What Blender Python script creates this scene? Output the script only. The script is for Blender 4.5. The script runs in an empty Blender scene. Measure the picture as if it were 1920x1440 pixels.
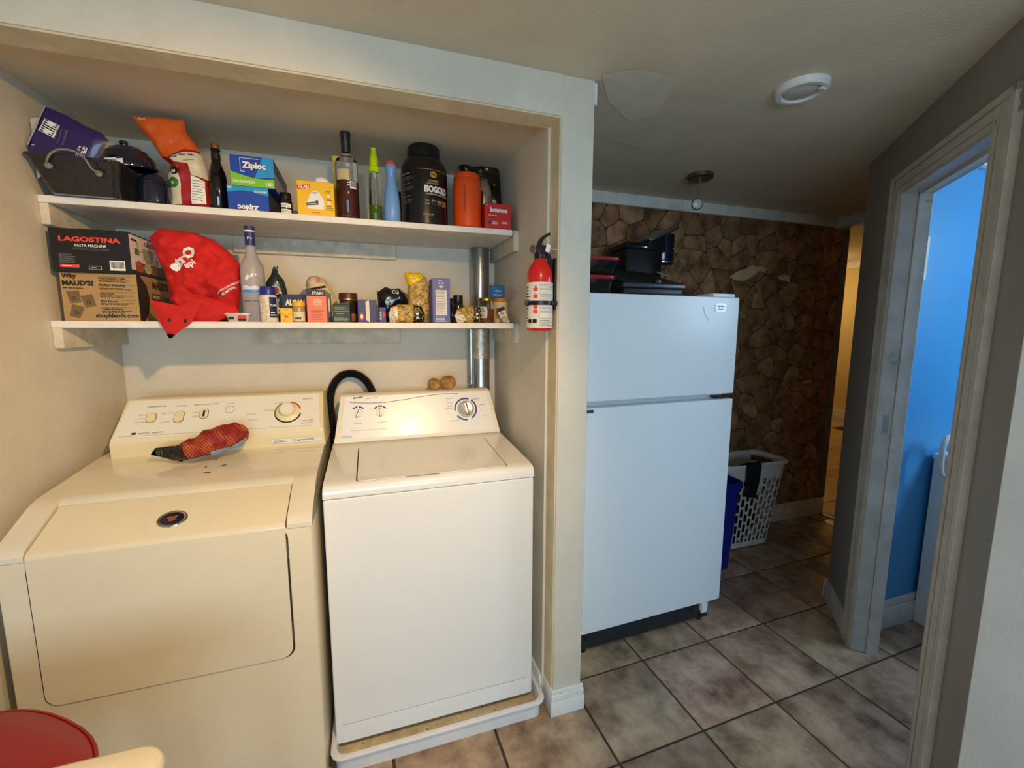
import bpy, bmesh, math, random
from mathutils import Vector, Matrix, noise
from mathutils.geometry import delaunay_2d_cdt
random.seed(7)
S = bpy.context.scene
COL = S.collection
PI = math.pi
R = math.radians

# ---------------------------------------------------------------- camera
CAM = Vector((0.8954, -1.3078, 1.4121))
FPX, YAW, PITCH, ROLL = 811.8, R(18.149), R(-7.396), R(0.118)
Fv = Vector((math.sin(YAW)*math.cos(PITCH), math.cos(YAW)*math.cos(PITCH), math.sin(PITCH)))
R0 = Vector((math.cos(YAW), -math.sin(YAW), 0)); U0 = R0.cross(Fv)
Rv = R0*math.cos(ROLL) + U0*math.sin(ROLL); Uv = -R0*math.sin(ROLL) + U0*math.cos(ROLL)
cd = bpy.data.cameras.new('camera'); cam = bpy.data.objects.new('camera', cd); COL.objects.link(cam)
cd.sensor_fit = 'HORIZONTAL'; cd.sensor_width = 36; cd.lens = FPX*36/1920; cd.clip_start = .02
m3 = Matrix((Rv, Uv, -Fv)).transposed()
cam.matrix_world = Matrix.Translation(CAM) @ m3.to_4x4()
S.camera = cam

# ---------------------------------------------------------------- world, lights, exposure
w = bpy.data.worlds.new('world'); S.world = w; w.use_nodes = True
bg = w.node_tree.nodes['Background']; bg.inputs[0].default_value = (.62, .78, 1, 1); bg.inputs[1].default_value = .9
S.view_settings.view_transform = 'Standard'; S.view_settings.look = 'None'
S.view_settings.gamma = 1; S.view_settings.use_curve_mapping = False
S.view_settings.exposure = 0.0

def light(name, kind, loc, energy, color, target=None, **k):
    l = bpy.data.lights.new(name, kind); l.energy = energy; l.color = color
    for a, v in k.items(): setattr(l, a, v)
    o = bpy.data.objects.new(name, l); COL.objects.link(o); o.location = loc
    if target is not None:
        o.rotation_euler = (Vector(target)-Vector(loc)).to_track_quat('-Z', 'Y').to_euler()
    return o
WARM = (1, .62, .25); COOL = (.56, .80, 1)
LAMP = Vector((1.20, -1.20, 2.03))
# daylight entering by the kitchen window behind the camera
light('window_daylight', 'AREA', (.75, -3.32, 1.3), 43, COOL, (1.4, 0, .95), shape='RECTANGLE', size=1.7, size_y=.8)
# daylight entering by the bathroom window
light('bathroom_daylight', 'AREA', (4.02, -1.0, 1.75), 26, (.55, .78, 1), (3.2, -.3, 1.4), shape='RECTANGLE', size=.7, size_y=.6)
# lamp of the far room
light('far_room_lamp', 'POINT', (6.9, 3.6, 1.9), 16, (1, .72, .33), shadow_soft_size=.12)

# ---------------------------------------------------------------- pixel helpers
def ray(x, y): return Fv + Rv*((x-960)/FPX) - Uv*((y-720)/FPX)
def at(x, y, X=None, Y=None, Z=None):
    d = ray(x, y)
    t = ((X-CAM.x)/d.x) if X is not None else ((Y-CAM.y)/d.y) if Y is not None else ((Z-CAM.z)/d.z)
    return CAM + d*t

# ---------------------------------------------------------------- materials
def lin(c):
    f = lambda v: (v/255/12.92) if v/255 <= .04045 else ((v/255+.055)/1.055)**2.4
    return (f(c[0]), f(c[1]), f(c[2]), 1)
MATS = {}
def mat(name, c, rough=.5, metal=0, var=0, vs=8, bump=0, bs=60, trans=0, coat=0, emit=0, alpha=1, rnd=0, ior=1.45, c2=None):
    if name in MATS: return MATS[name]
    m = bpy.data.materials.new(name); m.use_nodes = True; nt = m.node_tree; b = nt.nodes['Principled BSDF']
    b.inputs['Base Color'].default_value = lin(c); b.inputs['Roughness'].default_value = rough
    b.inputs['Metallic'].default_value = metal; b.inputs['Transmission Weight'].default_value = trans
    b.inputs['Coat Weight'].default_value = coat; b.inputs['IOR'].default_value = ior; b.inputs['Alpha'].default_value = alpha
    if emit:
        b.inputs['Emission Color'].default_value = lin(c); b.inputs['Emission Strength'].default_value = emit
    tc = nt.nodes.new('ShaderNodeTexCoord')
    if var or c2:
        n = nt.nodes.new('ShaderNodeTexNoise'); n.inputs['Scale'].default_value = vs; n.inputs['Detail'].default_value = 5
        n.inputs['Roughness'].default_value = .65
        nt.links.new(tc.outputs['Object'], n.inputs['Vector'])
        rp = nt.nodes.new('ShaderNodeValToRGB')
        a = lin(tuple(max(0, v*(1-var)) for v in c)); z = lin(tuple(min(255, v*(1+var*.5)) for v in c)) if not c2 else lin(c2)
        rp.color_ramp.elements[0].position = .32; rp.color_ramp.elements[1].position = .68
        rp.color_ramp.elements[0].color = a; rp.color_ramp.elements[1].color = z
        nt.links.new(n.outputs['Fac'], rp.inputs['Fac']); out = rp.outputs['Color']
        if rnd:
            oi = nt.nodes.new('ShaderNodeObjectInfo'); hs = nt.nodes.new('ShaderNodeHueSaturation')
            mr = nt.nodes.new('ShaderNodeMapRange'); mr.inputs[3].default_value = 1-rnd; mr.inputs[4].default_value = 1+rnd
            nt.links.new(oi.outputs['Random'], mr.inputs[0]); nt.links.new(mr.outputs[0], hs.inputs['Value'])
            mh = nt.nodes.new('ShaderNodeMapRange'); mh.inputs[3].default_value = .485; mh.inputs[4].default_value = .515
            mm = nt.nodes.new('ShaderNodeMath'); mm.operation = 'FRACT'; mu = nt.nodes.new('ShaderNodeMath'); mu.operation = 'MULTIPLY'; mu.inputs[1].default_value = 7.31
            nt.links.new(oi.outputs['Random'], mu.inputs[0]); nt.links.new(mu.outputs[0], mm.inputs[0]); nt.links.new(mm.outputs[0], mh.inputs[0])
            nt.links.new(mh.outputs[0], hs.inputs['Hue'])
            nt.links.new(out, hs.inputs['Color']); out = hs.outputs['Color']
            # a different slice of the noise for every piece
            va = nt.nodes.new('ShaderNodeVectorMath'); va.operation = 'ADD'; cm = nt.nodes.new('ShaderNodeCombineXYZ')
            m9 = nt.nodes.new('ShaderNodeMath'); m9.operation = 'MULTIPLY'; m9.inputs[1].default_value = 37.
            nt.links.new(oi.outputs['Random'], m9.inputs[0]); nt.links.new(m9.outputs[0], cm.inputs[2]); nt.links.new(m9.outputs[0], cm.inputs[0])
            nt.links.new(tc.outputs['Object'], va.inputs[0]); nt.links.new(cm.outputs[0], va.inputs[1]); nt.links.new(va.outputs[0], n.inputs['Vector'])
        nt.links.new(out, b.inputs['Base Color'])
    if bump:
        n2 = nt.nodes.new('ShaderNodeTexNoise'); n2.inputs['Scale'].default_value = bs; n2.inputs['Detail'].default_value = 3
        nt.links.new(tc.outputs['Object'], n2.inputs['Vector'])
        bp = nt.nodes.new('ShaderNodeBump'); bp.inputs['Strength'].default_value = bump; bp.inputs['Distance'].default_value = .01
        nt.links.new(n2.outputs['Fac'], bp.inputs['Height']); nt.links.new(bp.outputs[0], b.inputs['Normal'])
    MATS[name] = m; return m
def speckle(m, c, scale=60, thr=.72):
    """small dirt spots with a shape of their own"""
    nt = m.node_tree; b = nt.nodes['Principled BSDF']; tc = nt.nodes.new('ShaderNodeTexCoord')
    n = nt.nodes.new('ShaderNodeTexNoise'); n.inputs['Scale'].default_value = scale; n.inputs['Detail'].default_value = 4
    nt.links.new(tc.outputs['Object'], n.inputs['Vector'])
    r = nt.nodes.new('ShaderNodeValToRGB'); r.color_ramp.elements[0].position = thr; r.color_ramp.elements[1].position = thr+.05
    nt.links.new(n.outputs['Fac'], r.inputs['Fac'])
    mx = nt.nodes.new('ShaderNodeMix'); mx.data_type = 'RGBA'
    nt.links.new(r.outputs['Color'], mx.inputs[0])
    bc = b.inputs['Base Color']
    if bc.is_linked: nt.links.new(bc.links[0].from_socket, mx.inputs[6])
    else: mx.inputs[6].default_value = bc.default_value
    mx.inputs[7].default_value = lin(c); nt.links.new(mx.outputs[2], bc)

WALL = mat('wall_paint', (222, 213, 195), .62, var=.05, vs=3, bump=.12, bs=180)
CEIL = mat('ceiling_paint', (222, 208, 182), .7, var=.06, vs=1.6, bump=.1, bs=120)
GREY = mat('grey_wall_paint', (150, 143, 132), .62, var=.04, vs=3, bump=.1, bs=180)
KITW = mat('kitchen_wall_paint', (222, 218, 212), .55, var=.04, vs=4, bump=.12, bs=160)
BLUE = mat('blue_wall_paint', (74, 156, 214), .36, var=.03, vs=2, bump=.05, bs=120)
YELW = mat('far_room_paint', (226, 200, 140), .6, var=.04, vs=2)
TRIM = mat('trim_paint', (226, 222, 212), .42, var=.07, vs=14, bump=.06, bs=90)
speckle(TRIM, (120, 105, 85), 30, .73)
WOODT = mat('jamb_paint', (224, 208, 172), .5, var=.08, vs=10, bump=.08, bs=60)
SHELF = mat('shelf_white', (236, 232, 222), .5, var=.05, vs=12, bump=.04)
CLEAT = mat('cleat_wood', (214, 203, 180), .55, var=.12, vs=16, bump=.15, bs=60)
WHITE = mat('appliance_white', (238, 238, 236), .22, coat=.3, bump=.02, bs=300)
CREAM = mat('appliance_cream', (236, 222, 178), .35)
BISQ = mat('dryer_white', (234, 221, 192), .3, coat=.25, var=.02, vs=4, bump=.03, bs=250)
BISQT = mat('dryer_gloss', (236, 227, 206), .14, coat=.6, var=.03, vs=5)
speckle(BISQT, (150, 130, 100), 38, .74)
FRIDGE = mat('fridge_white', (232, 236, 240), .34, bump=.05, bs=260)
BLACK = mat('black_plastic', (20, 20, 22), .35)
BLACKG = mat('black_gloss', (14, 14, 16), .14, coat=.5)
INK = mat('print_black', (22, 20, 22), .5)
GINK = mat('print_grey', (110, 106, 100), .6)
WINK = mat('print_white', (240, 238, 232), .5)
RINK = mat('print_red', (214, 44, 34), .5)
STEEL = mat('brushed_steel', (176, 174, 168), .3, metal=1)
CHROME = mat('chrome', (210, 208, 200), .12, metal=1)
GALV = mat('galvanised_steel', (168, 172, 170), .3, metal=1, var=.12, vs=14, bump=.05, bs=30)
GOLD = mat('gold_cap', (196, 160, 86), .3, metal=1)
GLASS = mat('clear_glass', (245, 248, 246), .03, trans=1, ior=1.3)
NAVY = mat('navy_card', (38, 46, 104), .45)
DARKGAP = mat('shadow_gap', (40, 38, 34), .8)

# ---------------------------------------------------------------- mesh helpers
MW = {}
def _props(o, label=None, cat=None, group=None, kind=None):
    if label: o['label'] = label
    if cat: o['category'] = cat
    if group: o['group'] = group
    if kind: o['kind'] = kind
def thing(name, label, cat, loc, rotz=0, group=None, kind=None):
    o = bpy.data.objects.new(name, None); COL.objects.link(o); o.empty_display_size = .05
    o.location = loc; o.rotation_euler = (0, 0, rotz); _props(o, label, cat, group, kind)
    MW[o.name] = Matrix.Translation(Vector(loc)) @ Matrix.Rotation(rotz, 4, 'Z')
    return o
def finish(name, bm, m, parent=None, smooth=35, label=None, cat=None, group=None, kind=None, origin=None, local=False):
    me = bpy.data.meshes.new(name)
    if len(bm.faces): bmesh.ops.recalc_face_normals(bm, faces=bm.faces[:])
    o = bpy.data.objects.new(name, me); COL.objects.link(o)
    mw = Matrix.Identity(4)
    if parent is not None:
        o.parent = parent; mw = MW.get(parent.name, Matrix.Identity(4))
    if origin is not None:
        mw2 = Matrix.Translation(Vector(origin)); o.matrix_local = mw.inverted() @ mw2; mw = mw2
    if not local and mw != Matrix.Identity(4): bm.transform(mw.inverted())
    MW[o.name] = mw
    bm.to_mesh(me); bm.free()
    for mm in (m if isinstance(m, (list, tuple)) else [m]): me.materials.append(mm)
    if smooth and len(me.polygons):
        me.polygons.foreach_set('use_smooth', [True]*len(me.polygons))
        me.set_sharp_from_angle(angle=R(smooth))
    me.update(); _props(o, label, cat, group, kind)
    return o
def NB(): return bmesh.new()
def abox(bm, x0, x1, y0, y1, z0, z1, bev=0, seg=2, M=None, mi=0):
    r = bmesh.ops.create_cube(bm, size=1)
    vs = r['verts']
    for v in vs: v.co = Vector(((x0+x1)/2+v.co.x*(x1-x0), (y0+y1)/2+v.co.y*(y1-y0), (z0+z1)/2+v.co.z*(z1-z0)))
    if M is not None:
        for v in vs: v.co = M @ v.co
    fs = set(f for v in vs for f in v.link_faces)
    for f in fs: f.material_index = mi
    if bev > 0:
        es = list(set(e for v in vs for e in v.link_edges))
        bmesh.ops.bevel(bm, geom=es, offset=bev, segments=seg, profile=.6, affect='EDGES')
    return bm
def lathe(bm, prof, c=(0, 0, 0), seg=28, M=None, mi=0, sx=1, sy=1, a0=0, a1=2*PI, axis=None):
    c = Vector(c); rings = []; full = abs(a1-a0-2*PI) < 1e-6
    n = seg if full else seg+1
    for r, z in prof:
        ring = []
        if r < 1e-6:
            p = Vector((0, 0, z)); p = (M @ p) if M is not None else p
            ring = [bm.verts.new(c+p)]
        else:
            for i in range(n):
                a = a0+(a1-a0)*i/seg
                p = Vector((r*math.sin(a)*sx, -r*math.cos(a)*sy, z)); p = (M @ p) if M is not None else p
                ring.append(bm.verts.new(c+p))
        rings.append(ring)
    for A, B in zip(rings, rings[1:]):
        for i in range(seg if full else seg):
            j = (i+1) % n if full else i+1
            if len(A) == 1 and len(B) == 1: continue
            if len(A) == 1: f = bm.faces.new((A[0], B[i], B[j]))
            elif len(B) == 1: f = bm.faces.new((A[i], A[j], B[0]))
            else: f = bm.faces.new((A[i], A[j], B[j], B[i]))
            f.material_index = mi
    return bm
def tube(bm, pts, r, seg=10, closed=False, cap=True, mi=0):
    pts = [Vector(p) for p in pts]; n = len(pts); rad = r if isinstance(r, (list, tuple)) else [r]*n
    rings = []; prev = None
    for i, p in enumerate(pts):
        t = (pts[(i+1) % n]-pts[i-1]) if closed else (pts[min(i+1, n-1)]-pts[max(i-1, 0)])
        t.normalize()
        if prev is None:
            a = Vector((0, 0, 1)) if abs(t.z) < .9 else Vector((1, 0, 0)); u = t.cross(a).normalized()
        else: u = (prev-t*prev.dot(t)).normalized()
        prev = u; v = t.cross(u)
        rings.append([bm.verts.new(p+(u*math.cos(2*PI*k/seg)+v*math.sin(2*PI*k/seg))*rad[i]) for k in range(seg)])
    for i in range(n if closed else n-1):
        A, B = rings[i], rings[(i+1) % n]
        for k in range(seg):
            f = bm.faces.new((A[k], A[(k+1) % seg], B[(k+1) % seg], B[k])); f.material_index = mi
    if cap and not closed:
        bm.faces.new(rings[0][::-1]).material_index = mi; bm.faces.new(rings[-1]).material_index = mi
    return bm
def prism(bm, poly, f, d0, d1, mi=0):
    """poly: 2-D points; f(a,b,d)->3-D"""
    A = [bm.verts.new(f(a, b, d0)) for a, b in poly]; B = [bm.verts.new(f(a, b, d1)) for a, b in poly]
    n = len(poly); fs = [bm.faces.new(A[::-1]), bm.faces.new(B)]
    for i in range(n): fs.append(bm.faces.new((A[i], A[(i+1) % n], B[(i+1) % n], B[i])))
    for q in fs: q.material_index = mi
    return bm
def smooth_path(pts, k=6, closed=False):
    pts = [Vector(p) for p in pts]; n = len(pts); out = []
    rng = range(n) if closed else range(n-1)
    for i in rng:
        p0 = pts[i-1] if (i > 0 or closed) else pts[0]; p1 = pts[i]; p2 = pts[(i+1) % n]; p3 = pts[(i+2) % n] if (closed or i+2 < n) else pts[-1]
        for s in range(k):
            t = s/k
            out.append(.5*((2*p1)+(-p0+p2)*t+(2*p0-5*p1+4*p2-p3)*t*t+(-p0+3*p1-3*p2+p3)*t**3))
    if not closed: out.append(pts[-1])
    return out
def rrect(x0, x1, y0, y1, r, n=5):
    o = []
    for cx, cy, a in ((x1-r, y1-r, 0), (x0+r, y1-r, 90), (x0+r, y0+r, 180), (x1-r, y0+r, 270)):
        for i in range(n+1):
            q = R(a+90*i/n); o.append((cx+r*math.cos(q), cy+r*math.sin(q)))
    return o

class Face:
    """a flat printed face: origin, right, up, normal in world space"""
    def __init__(s, o, r, u, n=None):
        s.o = Vector(o); s.r = Vector(r).normalized(); s.u = Vector(u).normalized(); s.n = Vector(n).normalized() if n is not None else s.r.cross(s.u)
    def __call__(s, a, b, off=0): return s.o+s.r*a+s.u*b+s.n*off
    def uv(s, px, py):
        d = ray(px, py); t = (s.o-CAM).dot(s.n)/d.dot(s.n); q = CAM+d*t-s.o
        return q.dot(s.r), q.dot(s.u)
class Cyl:
    """label space wrapped on an upright cylinder; u=0 faces angle ang (0 = -Y, positive towards +X)"""
    def __init__(s, c, r, ang=0, sx=1, sy=1): s.c = Vector(c); s.r = r; s.a = ang; s.sx = sx; s.sy = sy
    def __call__(s, a, b, off=0):
        q = s.a+a/s.r; rr = s.r+off
        return s.c+Vector((rr*math.sin(q)*s.sx, -rr*math.cos(q)*s.sy, b))
def plate(parent, fc, u0, u1, v0, v1, m, off=.0006, name='label_panel', n=1, label=None, th=.0004):
    bm = NB(); n = max(n, 1)
    for o_ in (off, off-th):
        pass
    top = [[bm.verts.new(fc(u0+(u1-u0)*i/n, v, off)) for i in range(n+1)] for v in (v0, v1)]
    for i in range(n): bm.faces.new((top[0][i], top[0][i+1], top[1][i+1], top[1][i]))
    return finish(name, bm, m, parent, label=label)
def polyplate(parent, fc, pts, m, off=.0006, name='print_panel', label=None, smooth=35):
    bm = NB(); bm.faces.new([bm.verts.new(fc(a, b, off)) for a, b in pts]); bmesh.ops.triangulate(bm, faces=bm.faces[:])
    return finish(name, bm, m, parent, label=label, smooth=smooth)
def bars(parent, fc, rects, m, off=.0009, name='fine_print'):
    bm = NB()
    for u0, u1, v0, v1 in rects:
        bm.faces.new([bm.verts.new(fc(a, b, off)) for a, b in ((u0, v0), (u1, v0), (u1, v1), (u0, v1))])
    return finish(name, bm, m, parent)
def printlines(parent, fc, u0, u1, v0, v1, n, m=INK, off=.0009, seed=1, fill=.45):
    rd = random.Random(seed); dv = (v1-v0)/n; rs = []
    for i in range(n):
        u = u0; y = v1-(i+.5)*dv; end = u0+(u1-u0)*rd.uniform(.6, 1)
        while u < end:
            wd = min(rd.uniform(.06, .16)*(u1-u0), end-u); rs.append((u, u+wd, y-dv*fill/2, y+dv*fill/2)); u += wd+.025*(u1-u0)
    return bars(parent, fc, rs, m, off)
def barcode(parent, fc, u0, u1, v0, v1, off=.0008, seed=3, name='barcode'):
    b = plate(parent, fc, u0, u1, v0, v1, WINK, off, name='barcode_label', n=3)
    rd = random.Random(seed); rs = []; u = u0+.08*(u1-u0); W = u1-u0; H = v1-v0
    while u < u0+.92*W:
        q = rd.choice((.018, .03, .045))*W; rs.append((u, min(u+q, u0+.93*W), v0+.22*H, v0+.9*H)); u += q+rd.choice((.02, .035))*W
    bars(parent, fc, rs, INK, off+.0004, 'barcode')
_tx = {}
def textmesh(body, bold=0, shear=0, space=1, res=2):
    k = (body, bold, shear, space, res)
    if k in _tx: return _tx[k]
    c = bpy.data.curves.new('t', 'FONT'); c.body = body; c.size = 1; c.resolution_u = res; c.offset = bold; c.shear = shear; c.space_character = space; c.fill_mode = 'FRONT'
    o = bpy.data.objects.new('t', c); COL.objects.link(o)
    dg = bpy.context.evaluated_depsgraph_get(); me = bpy.data.meshes.new_from_object(o.evaluated_get(dg))
    V = [(v.co.x, v.co.y) for v in me.vertices]; P = [tuple(p.vertices) for p in me.polygons]
    bpy.data.objects.remove(o); bpy.data.curves.remove(c); bpy.data.meshes.remove(me)
    x0 = min(v[0] for v in V); x1 = max(v[0] for v in V); y0 = min(v[1] for v in V); y1 = max(v[1] for v in V)
    _tx[k] = (V, P, x0, x1, y0, y1); return _tx[k]
def text(parent, fc, body, u, v, width=None, height=None, m=INK, rot=0, bold=.01, shear=0, off=.001, name='lettering', anchor=(0, 0), space=1, arch=0, label=None, cuts=0):
    V, P, x0, x1, y0, y1 = textmesh(body, bold, shear, space)
    sx = width/(x1-x0) if width else height/(y1-y0); sy = height/(y1-y0) if height else sx
    W = (x1-x0)*sx; H = (y1-y0)*sy; bm = NB(); c, s = math.cos(rot), math.sin(rot); vs = []
    for x, y in V:
        a = (x-x0)*sx-anchor[0]*W; b = (y-y0)*sy-anchor[1]*H
        b += arch*a*a
        vs.append(bm.verts.new(fc(u+a*c-b*s, v+a*s+b*c, off)))
    for p in P:
        try: bm.faces.new([vs[i] for i in p])
        except ValueError: pass
    return finish(name, bm, m, parent, smooth=0, label=label)
def tpx(parent, fc, body, p0, p1, m=INK, height=None, **k):
    """text whose baseline runs from pixel p0 to pixel p1 on the flat face fc"""
    a = fc.uv(*p0); b = fc.uv(*p1); d = math.hypot(b[0]-a[0], b[1]-a[1])
    return text(parent, fc, body, a[0], a[1], width=d, height=height, m=m, rot=math.atan2(b[1]-a[1], b[0]-a[0]), **k)

def _dist(p, poly):
    best = 9
    for i in range(len(poly)):
        ax, ay = poly[i]; bx, by = poly[(i+1) % len(poly)]; dx, dy = bx-ax, by-ay; L = dx*dx+dy*dy
        t = 0 if L == 0 else max(0, min(1, ((p[0]-ax)*dx+(p[1]-ay)*dy)/L))
        best = min(best, math.hypot(p[0]-ax-t*dx, p[1]-ay-t*dy))
    return best
def _inside(p, poly):
    r = False; j = len(poly)-1
    for i in range(len(poly)):
        if (poly[i][1] > p[1]) != (poly[j][1] > p[1]) and p[0] < (poly[j][0]-poly[i][0])*(p[1]-poly[i][1])/(poly[j][1]-poly[i][1])+poly[i][0]: r = not r
        j = i
    return r
def _cdt(poly, step):
    pts = []
    for i in range(len(poly)):
        a = Vector(poly[i]); b = Vector(poly[(i+1) % len(poly)]); k = max(1, int((b-a).length/step))
        for s in range(k): pts.append(a+(b-a)*(s/k))
    nb = len(pts); edges = [(i, (i+1) % nb) for i in range(nb)]
    x0 = min(p[0] for p in poly); x1 = max(p[0] for p in poly); y0 = min(p[1] for p in poly); y1 = max(p[1] for p in poly)
    rd = random.Random(5); y = y0+step/2; row = 0
    while y < y1:
        x = x0+step*(.5 if row % 2 else 1)
        while x < x1:
            q = (x+rd.uniform(-.15, .15)*step, y+rd.uniform(-.15, .15)*step)
            if _inside(q, poly) and _dist(q, poly) > step*.45: pts.append(Vector(q))
            x += step
        y += step*.87; row += 1
    vo, eo, fo, *_ = delaunay_2d_cdt(pts, edges, [], 1, 1e-6)
    return vo, [f for f in fo]
class Pillow:
    """soft bag: an outline in the (a,b) plane of frame fc swells by T towards the front and tb*T to the back"""
    def __init__(s, fc, poly, T, rad, wr=0, wf=30, seed=0, tb=.6): s.fc = fc; s.poly = poly; s.T = T; s.rad = rad; s.wr = wr; s.wf = wf; s.seed = seed; s.tb = tb
    def h(s, a, b):
        d = min(_dist((a, b), s.poly)/s.rad, 1) if _inside((a, b), s.poly) else 0
        e = math.sqrt(max(0, 1-(1-d)**2))
        n = noise.noise(Vector((a*s.wf, b*s.wf, s.seed)))+.5*noise.noise(Vector((a*s.wf*2.3, b*s.wf*2.3, s.seed+9)))
        n2 = abs(noise.noise(Vector((a*s.wf*.8+b*s.wf*.5, b*s.wf*.3, s.seed+4))))
        return e*(s.T+s.wr*(n-n2*1.3))
    def __call__(s, a, b, off=0): return s.fc(a, b, s.h(a, b)+off)
    def build(s, name, m, parent, step, smooth=50, **k):
        vo, fo = _cdt(s.poly, step); bm = NB()
        A = []; B = []
        for v in vo:
            on = _dist(v, s.poly) < 1e-5; h = 0 if on else s.h(v.x, v.y)
            p = bm.verts.new(s.fc(v.x, v.y, h)); A.append(p)
            B.append(p if on else bm.verts.new(s.fc(v.x, v.y, -h*s.tb-.0004)))
        for f in fo:
            try: bm.faces.new([A[i] for i in f])
            except ValueError: pass
            try: bm.faces.new([B[i] for i in f][::-1])
            except ValueError: pass
        return finish(name, bm, m, parent, smooth=smooth, **k)
    def patch(s, name, m, parent, poly, step, off=.0012, smooth=50, label=None):
        vo, fo = _cdt(poly, step); bm = NB(); A = [bm.verts.new(s(v.x, v.y, off)) for v in vo]
        for f in fo:
            try: bm.faces.new([A[i] for i in f])
            except ValueError: pass
        return finish(name, bm, m, parent, smooth=smooth, label=label)
def wpoly(pxs, Y): return [(q.x, q.z) for q in (at(x, y, Y=Y) for x, y in pxs)]
def frontal(Y): return Face((0, Y, 0), (1, 0, 0), (0, 0, 1), (0, -1, 0))

class Box:
    """carton: front-bottom-left/right pixels give its width, top pixel its height, on plane Y=yf and base zb"""
    def __init__(s, name, label, cat, x0, x1, yf, depth, zb, h, m, rotz=0, bev=.0015, group=None, mats=None):
        s.root = thing(name, label, cat, ((x0+x1)/2, yf, zb), rotz, group)
        s.w = x1-x0; s.d = depth; s.h = h; M = MW[s.root.name]; s.M = M
        bm = NB(); abox(bm, -s.w/2, s.w/2, 0, depth, 0, h, bev, 1); bm.transform(M)
        s.body = finish('carton', bm, m, s.root)
        q = M.to_3x3()
        s.front = Face(M @ Vector((-s.w/2, 0, 0)), q @ Vector((1, 0, 0)), (0, 0, 1))
        s.right = Face(M @ Vector((s.w/2, 0, 0)), q @ Vector((0, 1, 0)), (0, 0, 1))
        s.left = Face(M @ Vector((-s.w/2, depth, 0)), q @ Vector((0, -1, 0)), (0, 0, 1))
        s.top = Face(M @ Vector((-s.w/2, 0, h)), q @ Vector((1, 0, 0)), q @ Vector((0, 1, 0)))
def struct(name, bm, m, parent=None, **k):
    return finish(name, bm, m, parent, kind=None if parent else 'structure', **k)

# ================================================================ STRUCTURE
ZC = 2.177; ZH = 2.059
def sbox(name, m, *b, bev=0, parent=None, **k):
    bm = NB(); abox(bm, *b, bev=bev); return struct(name, bm, m, parent, **k)
GROUT = mat('grout', (74, 62, 52), .85, var=.15, vs=30)
TILE = mat('floor_tile', (164, 122, 94), .36, var=.3, vs=7, rnd=.14, bump=.12, bs=45, c2=(206, 178, 150))
floor = sbox('floor', GROUT, -.9, 4.15, -3.45, 1.05, -.06, -.0035)
tm = None; TX, TY, TW, TR = 1.620, -.236, .347, R(1.8)
tM = Matrix.Translation((TX, TY, 0)) @ Matrix.Rotation(TR, 4, 'Z')
for i in range(-9, 9):
    for j in range(-10, 5):
        c = tM @ Vector(((i+.5)*TW, (j+.5)*TW, 0))
        if not (-.95 < c.x < 4.32 and -3.5 < c.y < 1.2): continue
        if tm is None:
            bm = NB(); q = TW/2-.0045; abox(bm, -q, q, -q, q, -.012, 0, .0022, 2); o = finish('tile', bm, TILE, floor, local=True); tm = o.data
        else:
            o = bpy.data.objects.new('tile', tm); COL.objects.link(o); o.parent = floor
        o.matrix_local = Matrix.Translation(c) @ Matrix.Rotation(TR+PI/2*random.randint(0, 3), 4, 'Z')
LAM = mat('laminate', (190, 160, 112), .3, var=.12, vs=3, rnd=.06)
ffar = sbox('floor_far_room', GROUT, 4.15, 7.8, -.6, 4.5, -.06, -.002)
pm = None
for i in range(4):
    for j in range(9):
        if pm is None:
            bm = NB(); abox(bm, -.452, .452, -.282, .282, -.012, .001, .002, 1); o = finish('floor_panel', bm, LAM, ffar, local=True); pm = o.data
        else:
            o = bpy.data.objects.new('floor_panel', pm); COL.objects.link(o); o.parent = ffar
        o.matrix_local = Matrix.Translation((4.612+i*.913, -.31+j*.57, 0))
ceil = sbox('ceiling', CEIL, -.9, 4.16, -3.45, 1.08, ZC, ZC+.06)
PATCH = mat('ceiling_patch_paint', (228, 218, 198), .6, var=.05, vs=5, bump=.1, bs=90)
cf = Face((0, 0, ZC), (1, 0, 0), (0, -1, 0), (0, 0, -1))
for pp in ([(1128, 138), (1200, 128), (1274, 143), (1252, 180), (1226, 215), (1180, 228), (1140, 190)], [(1150, 262), (1235, 240), (1280, 262), (1240, 285)]):
    polyplate(ceil, cf, [((q := at(x, y, Z=ZC)).x, -q.y) for x, y in pp], PATCH, .0012, 'plaster_patch')
sbox('wall_left', WALL, -.9, 0, 0, .80, 0, ZC)
sbox('wall_back', WALL, 0, 1.47, .72, .80, 0, ZC)
hd = sbox('wall_header', WALL, 0, 1.484, 0, .085, ZH, ZC)
sbox('ceiling_alcove', CEIL, 0, 1.47, .085, .72, 2.091, ZC)
bm = NB(); abox(bm, 1.484, 1.595, 0, .075, 0, ZC, .003, 2); abox(bm, 1.47, 1.595, .075, .985, 0, ZC)
struct('wall_pillar', bm, WALL)
JB = sbox('trim_jamb', WOODT, 1.4785, 1.4842, .004, .0752, .1, ZH)
sbox('trim_header_lining', WOODT, 0, 1.4785, .004, .086, ZH-.005, ZH-.0002)
# paint flakes on the top corner of the pillar
bm = NB(); abox(bm, 1.592, 1.603, -.004, .012, 2.105, 2.17, .002, 1); struct('trim_corner_filler', bm, TRIM)
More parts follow.
